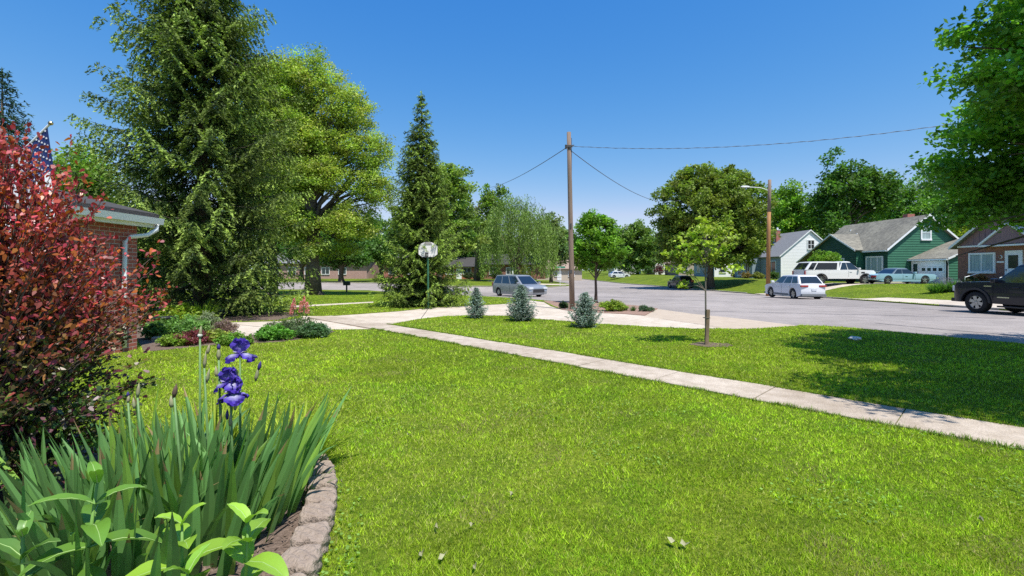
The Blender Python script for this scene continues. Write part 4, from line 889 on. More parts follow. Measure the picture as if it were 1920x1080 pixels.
        b_ = cb.modifiers.new('b', 'BEVEL'); b_.width = .10; b_.segments = 4; b_.limit_method = 'ANGLE'; b_.angle_limit = math.radians(28); cb.modifiers.new('w', 'WEIGHTED_NORMAL')
        zb2, zt2 = zb + .05, zt - .09
        def P(fx, z, sgn, o=.012):
            f = (z - zb) / (zt - zb); x0 = xb0 + (xt0 - xb0) * f; x1 = xb1 + (xt1 - xb1) * f
            return (x0 + (x1 - x0) * fx, sgn * (wb + (wt - wb) * f + o), z)
        for sgn in (-1, 1):
            for a, b_ in zip(splits, splits[1:]):
                a += .018 + (.03 if a == splits[0] else 0); b_ -= .018 + (.03 if b_ == splits[-1] else 0)
                q = [P(a, zb2, sgn), P(b_, zb2, sgn), P(b_, zt2, sgn), P(a, zt2, sgn)]
                m3 = MB(); m3.prism(q, (0, -sgn * .03, 0)); m3.build('side_window', glass or m_carglass, t)
        for nm, xb, xt, sg in (('rear_window', xb0, xt0, -1), ('windscreen', xb1, xt1, 1)):
            if len(c0) > 8 and nm in c0[8]: continue
            def Q(y, z, o=.014):
                f = (z - zb) / (zt - zb); return (xb + (xt - xb) * f + sg * o, y * (wb + (wt - wb) * f), z + .004)
            m3 = MB(); m3.prism([Q(-.86, zb2), Q(.86, zb2), Q(.84, zt2), Q(-.84, zt2)], (-sg * .03, 0, 0)); m3.build(nm, glass or m_carglass, t)
    if lower:
        lo, hi = lower[0], lower[1]
        xs = sorted(wheels)
        for x0, x1 in ((-L / 2 + .0, xs[0] - wr * 1.17 - .02), (xs[0] + wr * 1.17 + .02, xs[1] - wr * 1.17 - .02), (xs[1] + wr * 1.17 + .02, L / 2)):
            m3 = MB(); m3.box(x0 if x0 > -L / 2 + .01 else -L / 2 - .015, x1 if x1 < L / 2 - .01 else L / 2 + .015, -w - .004 + (.10 if x0 < -L / 2 + .01 or x1 > L / 2 - .01 else .015), w + .004 - (.10 if x0 < -L / 2 + .01 or x1 > L / 2 - .01 else .015), lo, hi)
            m3.build('lower_trim', lower[2], t, bevel=.02)
    for sgn in (-1, 1):
        for xc in wheels:
            wheel(t, xc, sgn * (w - ww / 2 - .02), wr, ww, spokes)
            if flare:
                m3 = MB(); ra = wr * 1.17; ar = []
                for i in range(13):
                    a = math.pi * i / 12; ar.append((xc + ra * math.cos(a), wr + ra * math.sin(a), xc + (ra + .08) * math.cos(a), wr + (ra + .08) * math.sin(a)))
                for p, q in zip(ar, ar[1:]):
                    m3.prism([(p[0], sgn * (w - .06), p[1]), (q[0], sgn * (w - .06), q[1]), (q[2], sgn * (w - .06), q[3]), (p[2], sgn * (w - .06), p[3])], (0, sgn * .1, 0))
                m3.build('wheel_arch', flare, t)
        m3 = MB(); xm = cab[1] - .25; m3.box(xm - .07, xm + .09, sgn * (w - .02) if sgn > 0 else -w - .20, w + .20 if sgn > 0 else sgn * (w - .02), belt + .02, belt + .19); m3.build('side_mirror', pnt, t, bevel=.04)
        # door seams and handles
        m3 = MB(); span = [cab[0] + (cab[1] - cab[0]) * q for q in win_split]
        for xs_ in span[1:]:
            if abs(xs_ - cab[1]) < .01: xs_ -= .12
            yy = yw(xs_, belt * .7) + .001; m3.box(xs_ - .006, xs_ + .006, min(sgn * yy, sgn * (yy + .004)), max(sgn * yy, sgn * (yy + .004)), gc + .15, belt - .06)
        m3.build('door_seam', m_gap, t)
        for xs_ in span[2:]:
            m3 = MB(); x_ = xs_ - (.75 if len(span) > 3 else .8) - .2; yy = yw(0, belt * .85)
            m3.box(x_, x_ + .2, min(sgn * yy, sgn * (yy + .035)), max(sgn * yy, sgn * (yy + .035)), belt - .17, belt - .13); m3.build('door_handle', pnt, t, bevel=.01)
        if tail:
            m3 = MB(); ya, yb = w - tail[2], w - .07; m3.box(-L / 2 + .02, -L / 2 + tail[3] + .05, min(sgn * ya, sgn * yb), max(sgn * ya, sgn * yb), tail[0], tail[1]); m3.build('tail_light', m_red, t, bevel=.02)
        if head:
            m3 = MB(); ya, yb = w - head[2], w - .08; m3.box(L / 2 - head[3], L / 2 - .055, min(sgn * ya, sgn * yb), max(sgn * ya, sgn * yb), head[0], head[1]); m3.build('headlight', m_lamp, t, bevel=.02)
    m3 = MB(); m3.box(-L / 2 - .02, -L / 2 + .01, -.16, .16, .62, .76); m3.build('licence_plate', mat('plate', (.6, .62, .66), .5), t)
    m3 = MB(); m3.box(L / 2 - .03, L / 2 + .015, -w * .55, w * .55, .42, .42 + belt * .26); m3.build('grille', m_plastic, t, bevel=.02)
    return t, body

m_wp = paint('white_paint', (.68, .69, .72), 0); m_sv = paint('silver_paint', (.32, .335, .355), .4); m_gr = paint('grey_paint', (.075, .082, .095), .4)
m_bk = paint('black_blue_paint', (.006, .008, .018), .2); m_lb = paint('light_blue_paint', (.30, .50, .60), .1); m_wt = paint('white_truck_paint', (.72, .71, .69), 0)
m_lgrey = mat('grey_cladding', (.16, .17, .18), .6)
up90 = math.radians(90)
def crossover(L, H, belt): h = L / 2; return [(-h + .04, .32), (-h, .55), (-h + .02, .80), (-h + .10, belt + .02), (-h + .5, belt + .06), (h - 1.25, belt), (h - .35, belt - .13), (h - .08, belt - .28), (h, .62), (h - .03, .3)]
t, b = car('parked_car', 'white crossover parked at the curb in front of the pickup', (20.2, 33.7, gz(20, 33.7, -.06)), up90, 4.65, 1.84, 1.66, 1.06, crossover(4.65, 1.66, 1.06), (-2.12, 1.1, -1.62, .18), (-1.42, 1.33), .375, m_wp, win_split=(0, .30, .62, 1), lower=(.24, .42, m_lgrey), tail=(.88, 1.0, .56, .42), head=(.68, .82, .45, .4), spokes=6)
t, b = car('parked_car', 'dark grey hatchback parked in the shade of the rounded tree', (22.35 - 1.0, 59.6, gz(21.3, 59.6, -.06)), up90 + .04, 4.5, 1.82, 1.62, .98, crossover(4.5, 1.62, .98), (-2.1, .95, -1.5, .1), (-1.38, 1.3), .35, m_gr, win_split=(0, .30, .62, 1), lower=(.24, .38, m_plastic), tail=(.86, 1.12, .42, .3), head=(.68, .82, .45, .4), spokes=7)
h = 5.15 / 2
t, b = car('minivan', 'silver grey minivan driving round the corner behind the blue spruces', (.55, 38.4, gz(.3, 38.4, -.06)), math.atan2(-.80, .60), 5.15, 2.0, 1.74, 1.02, [(-h + .03, .3), (-h, .55), (-h + .06, 1.0), (-h + .2, 1.06), (h - 1.3, 1.04), (h - .4, .92), (h - .08, .72), (h, .5), (h - .04, .26)], (-2.42, 1.55, -2.1, .55), (-1.5, 1.5), .34, m_sv, win_split=(0, .33, .64, 1), head=(.66, .82, .5, .42), tail=(.8, 1.1, .3, .2), lower=None, spokes=7, cat='van')
# blue classic two door
h = 5.5 / 2
t, b = car('classic_car', 'pale blue old two-door hardtop parked by the garage', (33.85, 41.2, gz(33.8, 41.2) + .0), .03, 5.5, 1.95, 1.34, .84, [(-h + .05, .36), (-h, .5), (-h + .03, .76), (-h + .3, .84), (-.6, .86), (1.0, .85), (h - .3, .82), (h, .68), (h - .02, .42)], (-1.25, .85, -.62, .2), (-1.65, 1.6), .34, m_lb, win_split=(0, .42, 1), roof=mat('blue_vinyl', (.10, .15, .20), .6), tail=(.56, .7, .6, .05), head=(.58, .74, .5, .05), spokes=5)
m3 = MB()
for s in (-1, 1): m3.box(-2.6, 2.6, min(s * .955, s * .975), max(s * .955, s * .975), .40, .435)
m3.box(-2.80, -2.70, -.93, .93, .42, .56); m3.box(2.70, 2.80, -.93, .93, .42, .56); m3.build('bumper', m_chrome, t, bevel=.02)
# white pickup with a cap on its bed
h = 6.3 / 2
t, b = car('pickup_truck', 'white pickup with white bed cap parked on the far driveway', (28.75, 42.0, gz(28.7, 42.0) + .03), .0, 6.3, 2.03, 2.02, 1.28, [(-h, .62), (-h, 1.24), (.75, 1.28), (1.55, 1.28), (h - .25, 1.24), (h - .05, 1.12), (h, .62), (h - .05, .5)], (-.15, 1.75, .25, .95), (-1.75, 2.15), .42, m_wt, win_split=(.0, .42, 1), gc=.52, ww=.28, flare=m_plastic, lower=(.52, .70, mat('beige_trim', (.36, .33, .27), .6)), tail=(.85, 1.2, .2, .05), head=(.86, 1.1, .45, .3), spokes=6, cat='truck',
           extra_cabs=[((-3.1, -.12, -2.55, -.02, 2.0, 1.27, (0.02, .25, .97), .17, ('windscreen',)), m_wt)])
m3 = MB(); m3.box(-3.3, -3.13, -.95, .95, .55, .75); m3.build('bumper', m_chrome, t, bevel=.02)
m3 = MB(); m3.box(1.75, 2.05, -1.03, -1.012, 1.0, 1.12); m3.build('vent', m_plastic, t)
# black truck at the right edge, seen from its left side, only the front half in frame
h = 5.9 / 2; ang = up90 + math.radians(6)
fx, fy = 18.85, 19.0; dirv = (math.cos(ang), math.sin(ang)); left = (-dirv[1], dirv[0])
cxx = fx - dirv[0] * 1.95 - left[0] * .90; cyy = fy - dirv[1] * 1.95 - left[1] * .90
t, b = car('pickup_truck', 'black crew cab pickup cut off by the right edge of the photo', (cxx, cyy, gz(fx, fy, -.06)), ang, 5.9, 2.06, 1.95, 1.22, [(-h, .6), (-h, 1.2), (-1.2, 1.24), (1.1, 1.26), (1.6, 1.27), (h - .3, 1.22), (h - .05, 1.1), (h, .7), (h - .06, .42)], (-1.25, 1.42, -.95, .62), (-1.7, 1.95), .435, m_bk, win_split=(0, .46, 1), gc=.42, ww=.29, flare=m_plastic, lower=(.42, .56, m_plastic), tail=(.85, 1.18, .2, .05), head=(.86, 1.08, .42, .35), spokes=6, cat='truck', bevel=.07)
m3 = MB(); m3.box(-1.1, 1.1, 1.0, 1.12, .30, .36); m3.build('side_step', m_rimd, t, bevel=.01)
m3 = MB(); m3.box(1.35, 1.62, 1.024, 1.035, 1.08, 1.12); m3.box(.75, 1.15, 1.026, 1.036, .66, .70); m3.build('emblem', m_chrome, t)
# light car far down the street behind the small maple
t, b = car('parked_car', 'small white car far away behind the small maple', (19.8 + 2.6, 98, gz(22.4, 98)), 0.1, 4.4, 1.8, 1.45, .9, crossover(4.4, 1.45, .9), (-1.9, .95, -1.3, .1), (-1.38, 1.3), .33, m_wp, win_split=(0, .5, 1))

# ------------------------------------------------------------------ poles and wires
m_pole = mat('grey_pole_wood', (.27, .20, .155), .95, c2=(.15, .105, .08), scale=10, bump=.5, stretch=(1, 1, .12))
m_pole2 = mat('orange_pole_wood', (.42, .22, .09), .9, c2=(.27, .12, .045), scale=10, bump=.5, stretch=(1, 1, .12))
m_iron = mat('iron', (.06, .06, .06), .6)
x, y = G(1073, 580); z = gz(x, y); P1 = (x, y)
t = thing('utility_pole', 'weathered wooden utility pole in the pebble bed by the driveway', 'pole', (x, y, z))
top = at(1066.5, 248, y); hh = top[2] - z; lx = top[0] - x
mb = MB(); mb.tube([(lx * f, 0, hh * f - (.2 if f == 0 else 0)) for f in (0, .25, .5, .75, 1)], [.118, .110, .102, .095, .088], 14); mb.build('pole', m_pole, t, smooth=True)
zw = at(1066, 275, y)[2] - z
mb = MB(); mb.box(lx * .9 - .13, lx * .9 + .13, -.13, -.09, zw - .05, zw + .04); mb.tube([(lx * .9 + .1, -.1, zw), (lx * .9 + .2, -.1, zw + .05)], .02, 6); mb.tube([(lx * .9 - .15, -.08, zw - .12), (lx * .9 - .15, -.08, zw + .06)], .04, 8); mb.box(lx * .45 - .03, lx * .45 + .03, -.13, -.10, 3.5, 3.7); mb.tube([(lx * .93 + .11, 0, hh - .25), (lx * .93 + .11, 0, .4)], .012, 6); mb.box(-.12 , -.02, -.125, -.108, 1.55, 1.7); mb.build('bracket', m_iron, t)
ATT = Vector((x + lx * .9, y - .1, z + zw))
m_wire = mat('cable', (.10, .10, .11), .6)
def wire(label, a, b, sag, r, twist=0):
    a, b = Vector(a), Vector(b); mb = MB(); n = 60; P = []
    for i in range(n + 1):
        f = i / n; p = a.lerp(b, f); p.z -= sag * 4 * f * (1 - f); P.append(p)
    mb.tube(P, r, 6)
    if twist:
        n2 = 700; Q = []
        for i in range(n2 + 1):
            f = i / n2; p = a.lerp(b, f); p.z -= sag * 4 * f * (1 - f); an = f * (b - a).length * 9; Q.append(p + Vector((0, math.cos(an) * r * 1.6, math.sin(an) * r * 1.6)))
        mb.tube(Q, r * .8, 5)
    return tag(mb.build('overhead_cable', m_wire), label, 'cable')
e = at(1755, 217, 15.5); e2 = ATT + (Vector(e) - ATT) * 1.25
wire('thick twisted cable rising from the utility pole to the overhanging maple', ATT, e2, .55, .0075, 1)
e = at(1262, 353, 54); wire('thin cable from the utility pole down to the huge rounded tree', ATT - Vector((0, 0, .15)), Vector(at(1290, 366, 60)), 1.5, .016)
e = at(930, 343, 48); wire('thin cable falling left from the utility pole towards the willow', ATT - Vector((.1, 0, .05)), Vector(at(905, 352, 60)), .5, .016)
x, y = 20.9 + .75, 39.5; x = (1440 - 960) / PX * 39.5; z = gz(x, y)
t = thing('lamp_pole', 'orange-brown wooden pole with street lamp beyond the white crossover', 'pole', (x, y, z))
top = at(1443.5, 337, y); hh = top[2] - z
mb = MB(); mb.tube([(0, 0, -.2), (.05, 0, hh * .55), (.09, 0, hh * .72)], [.17, .15, .145], 12); mb.build('pole', m_pole2, t, smooth=True)
mb = MB(); mb.tube([(.09, 0, hh * .72), (.14, 0, hh)], [.146, .125], 12); mb.build('pole_top', m_pole, t, smooth=True)
za = at(1443, 351, y)[2] - z
mb = MB(); mb.tube([(.1, 0, za - .3), (-.6, 0, za - .05), (-1.6, 0, za + .02)], .03, 8); mb.build('lamp_arm', m_gutter, t)
mb = MB(); mb.lathe([(.02, 0), (.12, .05), (.15, .3), (.13, .6), (.02, .75)], 12); o = mb.build('lamp_head', m_gutter, t, smooth=True); o.location = (-1.55, 0, za + .02); o.rotation_euler = (0, math.radians(-88), 0); o.scale = (.6, 1, 1)

# ------------------------------------------------------------------ basketball hoop
x, y = G(803, 577.5)
t = thing('basketball_hoop', 'basketball hoop with white backboard on a green pole', 'hoop', (x, y, gz(x, y)))
mb = MB(); mb.tube([(0, 0, -.1), (-.02, 0, 2.3)], .045, 10); mb.build('pole', mat('green_pole', (.035, .13, .075), .5), t)
mb = MB(); mb.tube([(-.02, 0, 2.28), (-.02, -.05, 2.6)], .035, 8); mb.box(-.12, .02, -.16, -.07, 2.28, 2.5); mb.build('bracket', m_iron, t)
bw = .42
mb = MB(); mb.prism([(-bw, -.08, 2.42), (-bw + .16, -.08, 2.3), (bw - .16, -.08, 2.3), (bw, -.08, 2.42), (bw, -.08, 2.78), (bw - .12, -.08, 2.9), (.12, -.08, 2.97), (-.12, -.08, 2.97), (-bw + .12, -.08, 2.9), (-bw, -.08, 2.78)], (0, .03, 0)); mb.build('backboard', mat('backboard_white', (.78, .75, .73), .6, c2=(.66, .63, .61), scale=3), t)
mb = MB(); mb.prism([(-.2, -.10, 2.86), (.2, -.10, 2.86), (.12, -.10, 2.965), (-.12, -.10, 2.965)], (0, .018, 0)); mb.build('dirt_patch', mat('mildew', (.30, .28, .26), .9, var=.3, scale=15), t)
mb = MB(); mb.tube([(.12 + .17 * math.cos(k * .2618), -.28 + .17 * math.sin(k * .2618), 2.38) for k in range(25)], .006, 6, False); mb.tube([(.12, -.1, 2.38), (.12, -.11, 2.38)], .02, 6); mb.build('rim', m_gutter, t)

# ------------------------------------------------------------------ little things along the road
x, y = G(650, 551, 0); x = (650 - 960) / PX * 46; y = 46
t = thing('mailbox', 'small dark box on a post at the road beyond the shaded lawn', 'mailbox', (x, y, gz(x, y)))
mb = MB(); mb.box(-.06, .06, -.06, .06, -.1, .75); mb.build('post', m_iron, t); mb = MB(); mb.box(-.32, .32, -.2, .2, .72, 1.1); mb.build('box', mat('dark_box', (.03, .035, .03), .5), t, bevel=.06)
d = 68; x = (1050 - 960) / PX * d
t = thing('street_sign', 'small green street name sign on a pole at the far corner', 'sign', (x, d, gz(x, d)))
mb = MB(); mb.tube([(0, 0, 0), (0, 0, 2.8)], .04, 8); mb.build('pole', m_gutter, t); mb = MB(); mb.box(-.75, .75, -.03, .02, 2.55, 2.8); mb.build('sign_plate', mat('sign_green', (.02, .22, .14), .4), t)
x, y = G(1605, 637)
def rock(name, label, x, y, s, m, seed, cat, flat=.5, group=None, z=0):
    g = rng(seed); bm = bmesh.new(); bmesh.ops.create_icosphere(bm, subdivisions=3, radius=1)
    for v in bm.verts:
        n_ = v.co.normalized(); k = 1 + .16 * math.sin(n_.x * 3.1 + seed) + .14 * math.sin(n_.y * 4.3 + seed * 2) + .1 * math.sin(n_.z * 5 + n_.x * 6); v.co = n_ * k
        v.co.x *= s[0]; v.co.y *= s[1]; v.co.z *= s[2]
    me = bpy.data.meshes.new(name); bm.to_mesh(me); bm.free(); me.materials.append(m); o = link(bpy.data.objects.new(name, me)); o.location = (x, y, gz(x, y) + s[2] * flat + z)
    return tag(o, label, cat, group)
rock('white_rock', 'pale flat stone lying on the lawn at the edge of the tree shadow', x, y, (.14, .09, .05), mat('pale_stone', (.6, .58, .54), .8, var=.15), 3, 'rock')
# ------------------------------------------------------------------ shrubs
def shrub(name, label, x, y, r, h, c, seed, n=120, per=45, size=.05, cat='shrub', group=None, m=None, hue=.2, z0=0, asp=.55, ry=None, lowf=.5):
    t = thing(name, label, cat, (x, y, gz(x, y)), 0, group)
    C = crown_mesh('foliage', [(0, 0, h * .5, r * .85, (ry or r) * .85, h * .42), (-r * .1, r * .2, h * .62, r * .5, r * .5, h * .42), (r * .3, 0, h * .35, r * .7, (ry or r) * .7, h * .3), (-r * .3, 0, h * .38, r * .65, (ry or r) * .7, h * .32)], n, per, size, c, seed, t, cr=min(r, h) * .22 + .02, hue=hue, shell=.5, m=m, asp=asp)
    mb = MB(); g = random.Random(seed)
    for k in range(12):
        e = C[g.randrange(len(C))]; mb.tube([(0, 0, -.02), (e[0] * .4, e[1] * .4, e[2] * .5), tuple(e)], [.012 * h + .004, .008 * h + .003, .003], 5, False)
    mb.build('stems', m_bark, t); return t
def tuft(name, label, x, y, n, ln, w, c, seed, spread=.6, cat='plant', m=None, r0=.08, parent=None, zb=0, bend=.5, group=None, part='leaves'):
    """clump of strap leaves"""
    g = rng(seed); K = 6
    a = g.uniform(0, 6.283, n); r = r0 * np.sqrt(g.random(n)); L = ln * g.uniform(.6, 1.1, n); el = g.uniform(.15, 1, n) * spread
    s = np.linspace(0, 1, K); V = []; Cc = []
    d = np.stack([np.cos(a), np.sin(a)], 1); sd = np.stack([-np.sin(a), np.cos(a)], 1)
    P = np.zeros((n, K, 3))
    for k in range(K):
        ang = el + bend * el * 1.8 * s[k]
        rad = L * s[k] * np.sin(np.clip(ang * .75, 0, 1.5)); hgt = L * s[k] * np.cos(np.clip(ang * .85, 0, 1.65))
        P[:, k, 0] = d[:, 0] * (r + rad); P[:, k, 1] = d[:, 1] * (r + rad); P[:, k, 2] = hgt
    wd = w * np.array([.7, .95, 1, .85, .5, .03]); cc = np.array(c) * g.uniform(.65, 1.3, (n, 1))
    for k in range(K - 1):
        q = np.zeros((n, 4, 3))
        for j, (kk, sg) in enumerate(((k, -1), (k, 1), (k + 1, 1), (k + 1, -1))):
            q[:, j] = P[:, kk]; q[:, j, :2] += sd * sg * wd[kk] / 2
        V.append(q); Cc.append(cc)
    t = parent or thing(name, label, cat, (x, y, gz(x, y) + zb), 0, group)
    fast_mesh(part, np.concatenate(V), 4, np.concatenate(Cc), m or M_LEAF, t); return t

# island planting
x, y = G(1140, 583); shrub('shrub', 'low yellow-green shrub beside the fullest blue spruce', x + .2, y, .58, .44, (.24, .33, .04), 101, n=120, per=40, size=.07)
x, y = G(1058, 578); shrub('shrub', 'small dark shrub at the foot of the utility pole', x, y + .1, .26, .32, (.05, .10, .03), 102, n=60, size=.05)
for i, (px, py, ln) in enumerate([(1172, 582, .3), (1187, 583, .26)]):
    x, y = G(px, py); tuft('ornamental_grass', 'small green grass clump in the pebble bed', x, y, 90, ln, .015, (.07, .15, .03), 110 + i, .9, group='grass clumps in the pebble bed')
x, y = G(1211, 583.5); shrub('shrub', 'low spreading grey-green plant at the end of the pebble bed', x, y, .4, .22, (.09, .15, .08), 103, n=80, per=40, size=.045)
# far side planting
x, y = at(1776, 530, 30)[0], 30
for i, (px, d, cc, lb) in enumerate([(1757, 29.5, (.08, .19, .03), 'green strap-leaved clump left in the bed by the brick house'), (1778, 29.3, (.10, .2, .06), 'middle leafy clump with lilac tips by the brick house'), (1796, 29.0, (.09, .2, .03), 'rightmost leafy clump in the bed behind the black pickup')]):
    x = (px - 960) / PX * d; tuft('garden_plant', lb, x, d, 260, .75, .035, cc, 120 + i, .8, r0=.35)
    if i == 1: pass
shrub('shrub', 'lilac flowering low shrub in front of the brick house window', (1785 - 960) / PX * 30.5, 30.5, .6, .75, (.20, .19, .28), 125, n=70, per=40, size=.06)
tree('garden_tree', 'round bright green shrub behind the white pickup', (1545 - 960) / PX * 45.5, 45.5, [(0, 0, 2.3, 1.35, 1.2, .75), (-.6, 0, 1.9, .8, .8, .6), (.7, 0, 2.0, .75, .8, .6)], 130, 60, .16, (.17, .30, .03), 126, cr=.34, tr=.07, kl=14, cat='shrub')
for i, (px, d, r, h, c, lb) in enumerate([(1185, 116, 2.6, 3.0, (.09, .19, .03), 'clipped green bush before the small white house'), (1215, 114, 1.4, 2.4, (.07, .15, .03), 'dark bush beside the small white house door'), (1237, 108, 1.3, 2.6, (.14, .03, .04), 'dark red small maple before the grey house'),
                                          (1400, 66, .8, 1.0, (.25, .18, .06), 'brownish low bush at the porch of the white gabled house'), (1422, 62, .9, .9, (.22, .24, .05), 'yellow-green low bush before the grey-blue porch'), (1380, 74, .9, 1.0, (.30, .14, .10), 'reddish low bush under the huge rounded tree'), (1450, 60, .8, 1.1, (.08, .15, .03), 'green bush by the grey-blue porch corner'),
                                          (1841, 31.4, .5, .9, (.25, .13, .05), 'russet bush under the brick house window'), (1820, 31.6, .5, .8, (.06, .08, .03), 'dark bush at the corner of the brick house'), (930, 79, 1.3, 2.2, (.06, .10, .03), 'dark round bush before the dark brick house'), (985, 76, 1.6, 2.6, (.20, .2, .05), 'yellowish bush under the willow'), (880, 80, 1.5, 1.2, (.06, .09, .03), 'low dark bush in front of the orange garage')]):
    shrub('bush', lb, (px - 960) / PX * d, d, r, h, c, 130 + i, n=90, per=40, size=.06 + r * .06)

# ------------------------------------------------------------------ left garden bed planting
x, y = G(335, 604); shrub('hosta', 'bright yellow-green leafy plant beside the black pot', x, y, .75, .55, (.26, .36, .03), 140, n=110, per=36, size=.12, cat='plant', asp=.4)
x, y = G(378, 601); tuft('daylily', 'lime green arching clump under the big spruce', x, y, 220, .75, .03, (.19, .30, .035), 141, 1.0, r0=.25)
x, y = G(308, 622); t = thing('flower_pot', 'black flower pot half hidden behind the red shrub', 'pot', (x, y, gz(x, y)))
mb = MB(); mb.lathe([(.001, 0), (.17, 0), (.22, .34), (.25, .34), (.25, .39), (.21, .39), (.2, .36), (.001, .34)], 20); mb.build('pot', mat('black_pot', (.02, .02, .02), .4), t, smooth=True)
for i, (px, py, r, h, c, lb, sz) in enumerate([(310, 634, .42, .42, (.11, .2, .045), 'mid green mound left of the arching iris stems', .07), (355, 630, .38, .4, (.13, .23, .06), 'fresh green mound in the far garden bed', .05), (388, 622, .3, .42, (.17, .2, .11), 'grey-green fine mound behind the tall pale buds', .04), (420, 626, .25, .28, (.18, .12, .11), 'dusky pink low mound beside the garden walk', .035), (512, 637, .34, .28, (.10, .24, .03), 'glossy green low clump right of the garden walk', .06),
                                           (550, 630, .5, .42, (.11, .15, .07), 'bushy grey-green perennial with pink blooms on top', .045), (585, 633, .3, .3, (.08, .15, .06), 'dark green corner plant next to the sidewalk', .05), (600, 628, .2, .25, (.13, .22, .14), 'blue-green small plant at the bed corner', .04), (440, 646, .3, .2, (.13, .24, .03), 'low bright plant at the lawn edge of the bed', .05), (360, 646, .3, .26, (.16, .04, .05), 'dark red low plant at the lawn edge of the bed', .04), (330, 648, .3, .2, (.16, .25, .03), 'yellow-green edging plant by the mulch', .05), (400, 640, .3, .2, (.20, .24, .04), 'lime low plant in the middle of the bed edge', .05)]):
    x, y = G(px, py); shrub('perennial', lb, x, y, r * 1.3, h * 1.15, tuple(q * 1.25 for q in c), 150 + i, n=130, per=40, size=sz, cat='plant')
x, y = G(555, 628)
t = thing('lupin', 'pink flower spikes standing above the bushy perennial', 'flower', (x, y, gz(x, y)))
for i, (dx, hh) in enumerate([(-.05, .93), (.12, .86), (.2, .98), (.28, .84), (-.1, .8)]):
    mb = MB(); mb.tube([(dx * .4, 0, 0), (dx, .0, hh - .3)], .008, 6); s_ = mb.build('stem', mat('stem_green', (.08, .16, .04), .6), t)
    g = rng(200 + i); n = 220; q = g.random(n); a = g.uniform(0, 6.28, n); rr = .055 * (1 - .75 * q)
    P = np.stack([dx + rr * np.cos(a), rr * np.sin(a), hh - .3 + .27 * q], 1); A = unit(g.normal(size=(n, 3))); B = unit(g.normal(size=(n, 3)))
    fast_mesh('flower_spike', diamonds(P, A, B, np.full(n, .034), np.full(n, .026)), 4, np.array([.75, .28, .28]) * g.uniform(.7, 1.2, (n, 1)), M_PETAL, s_)
# pale edging stones of the far bed
mb_e = mat('edging_stone', (.46, .41, .34), .9, c2=(.33, .29, .24), scale=6, bump=.6)
A_, B_ = np.array(G(285, 640)), np.array(G(415, 635)); n_ = 6
for i in range(n_):
    p = A_ + (B_ - A_) * (i + .5) / n_; mb = MB(); L_ = np.linalg.norm(B_ - A_) / n_ * .46; mb.box(-L_, L_, -.09, .09, -.05, .10)
    o = mb.build('edging_stone', mb_e, bevel=.02); o.location = (p[0], p[1], gz(*p)); o.rotation_euler = (0, 0, math.atan2(B_[1] - A_[1], B_[0] - A_[0])); tag(o, 'pale edging stone in the row behind the far bed plants', 'stone', 'pale edging stones of the far garden bed')

# ------------------------------------------------------------------ retaining blocks round the near bed
m_block = mat('tumbled_block', (.38, .30, .24), .95, c2=(.25, .19, .15), scale=9, bump=1.0, bscale=45)
pts = [np.array(G(*p)) for p in [(548, 1110), (572, 1060), (590, 1010), (601, 965), (605, 930), (602, 903), (592, 884), (575, 870), (552, 858)]]
seglen = [np.linalg.norm(b - a) for a, b in zip(pts, pts[1:])]; tot = sum(seglen)
def along(s):
    for a, b, l in zip(pts, pts[1:], seglen):
        if s <= l: return a + (b - a) * s / l, (b - a) / l
        s -= l
    return pts[-1], (pts[-1] - pts[-2]) / seglen[-1]
nb_ = max(5, int(round(tot / .235))); st_ = tot / nb_
vis_ = 0; ORD = ['nearest', 'second', 'third', 'fourth', 'fifth', 'sixth', 'seventh', 'eighth', 'ninth', 'tenth', 'eleventh', 'twelfth']
for i in range(nb_ + 2):
    p, d = along(min(tot - .001, (i + .5) * st_)) if i < nb_ else (pts[0] - np.array([d0[0], d0[1]]) * st_ * (i - nb_ + .5), d0)
    if i == 0: d0 = d
    g = random.Random(300 + i); bm = bmesh.new(); hl, hw, hh_ = st_ / 2 * .90, .10, .07
    bmesh.ops.create_cube(bm, size=2); bmesh.ops.subdivide_edges(bm, edges=bm.edges, cuts=9, use_grid_fill=True)
    for v in bm.verts:
        p_ = 5.0; q = v.co; k = 1 / (abs(q.x) ** p_ + abs(q.y) ** p_ + abs(q.z) ** p_) ** (1 / p_); q = q * k
        rn = Vector([math.sin(q.x * 7 + q.y * 5 + i * 3) * .5 + math.sin(q.y * 13 + q.z * 9 + i) * .35, math.sin(q.z * 8 + q.x * 6 + i * 5), math.sin(q.x * 9 - q.y * 7 + i * 2)]) * .0035
        v.co = Vector((q.x * hl * (1.04 if q.y < 0 else .88), q.y * hw * (1 - .10 * q.x * q.x * (q.y < 0)), q.z * hh_)) + rn
    me = bpy.data.meshes.new('retaining_block'); bm.to_mesh(me); bm.free(); me.materials.append(m_block)
    o = link(bpy.data.objects.new('retaining_block', me)); o.location = (p[0], p[1], .05 + g.uniform(-.008, .008)); o.rotation_euler = (g.uniform(-.03, .03), g.uniform(-.02, .02), math.atan2(d[1], d[0]) + g.uniform(-.05, .05))
    seen_ = i < nb_ and HOR + PX * EYE / (p[1] + .1) < 1085; lbl_ = '%s tumbled edging block from the bottom of the curved row by the irises' % ORD[vis_] if seen_ else 'edging block at the bottom end of the curved row, cut off by the frame'
    vis_ += seen_
    tag(o, lbl_, 'block', 'curved row of edging blocks round the iris bed')

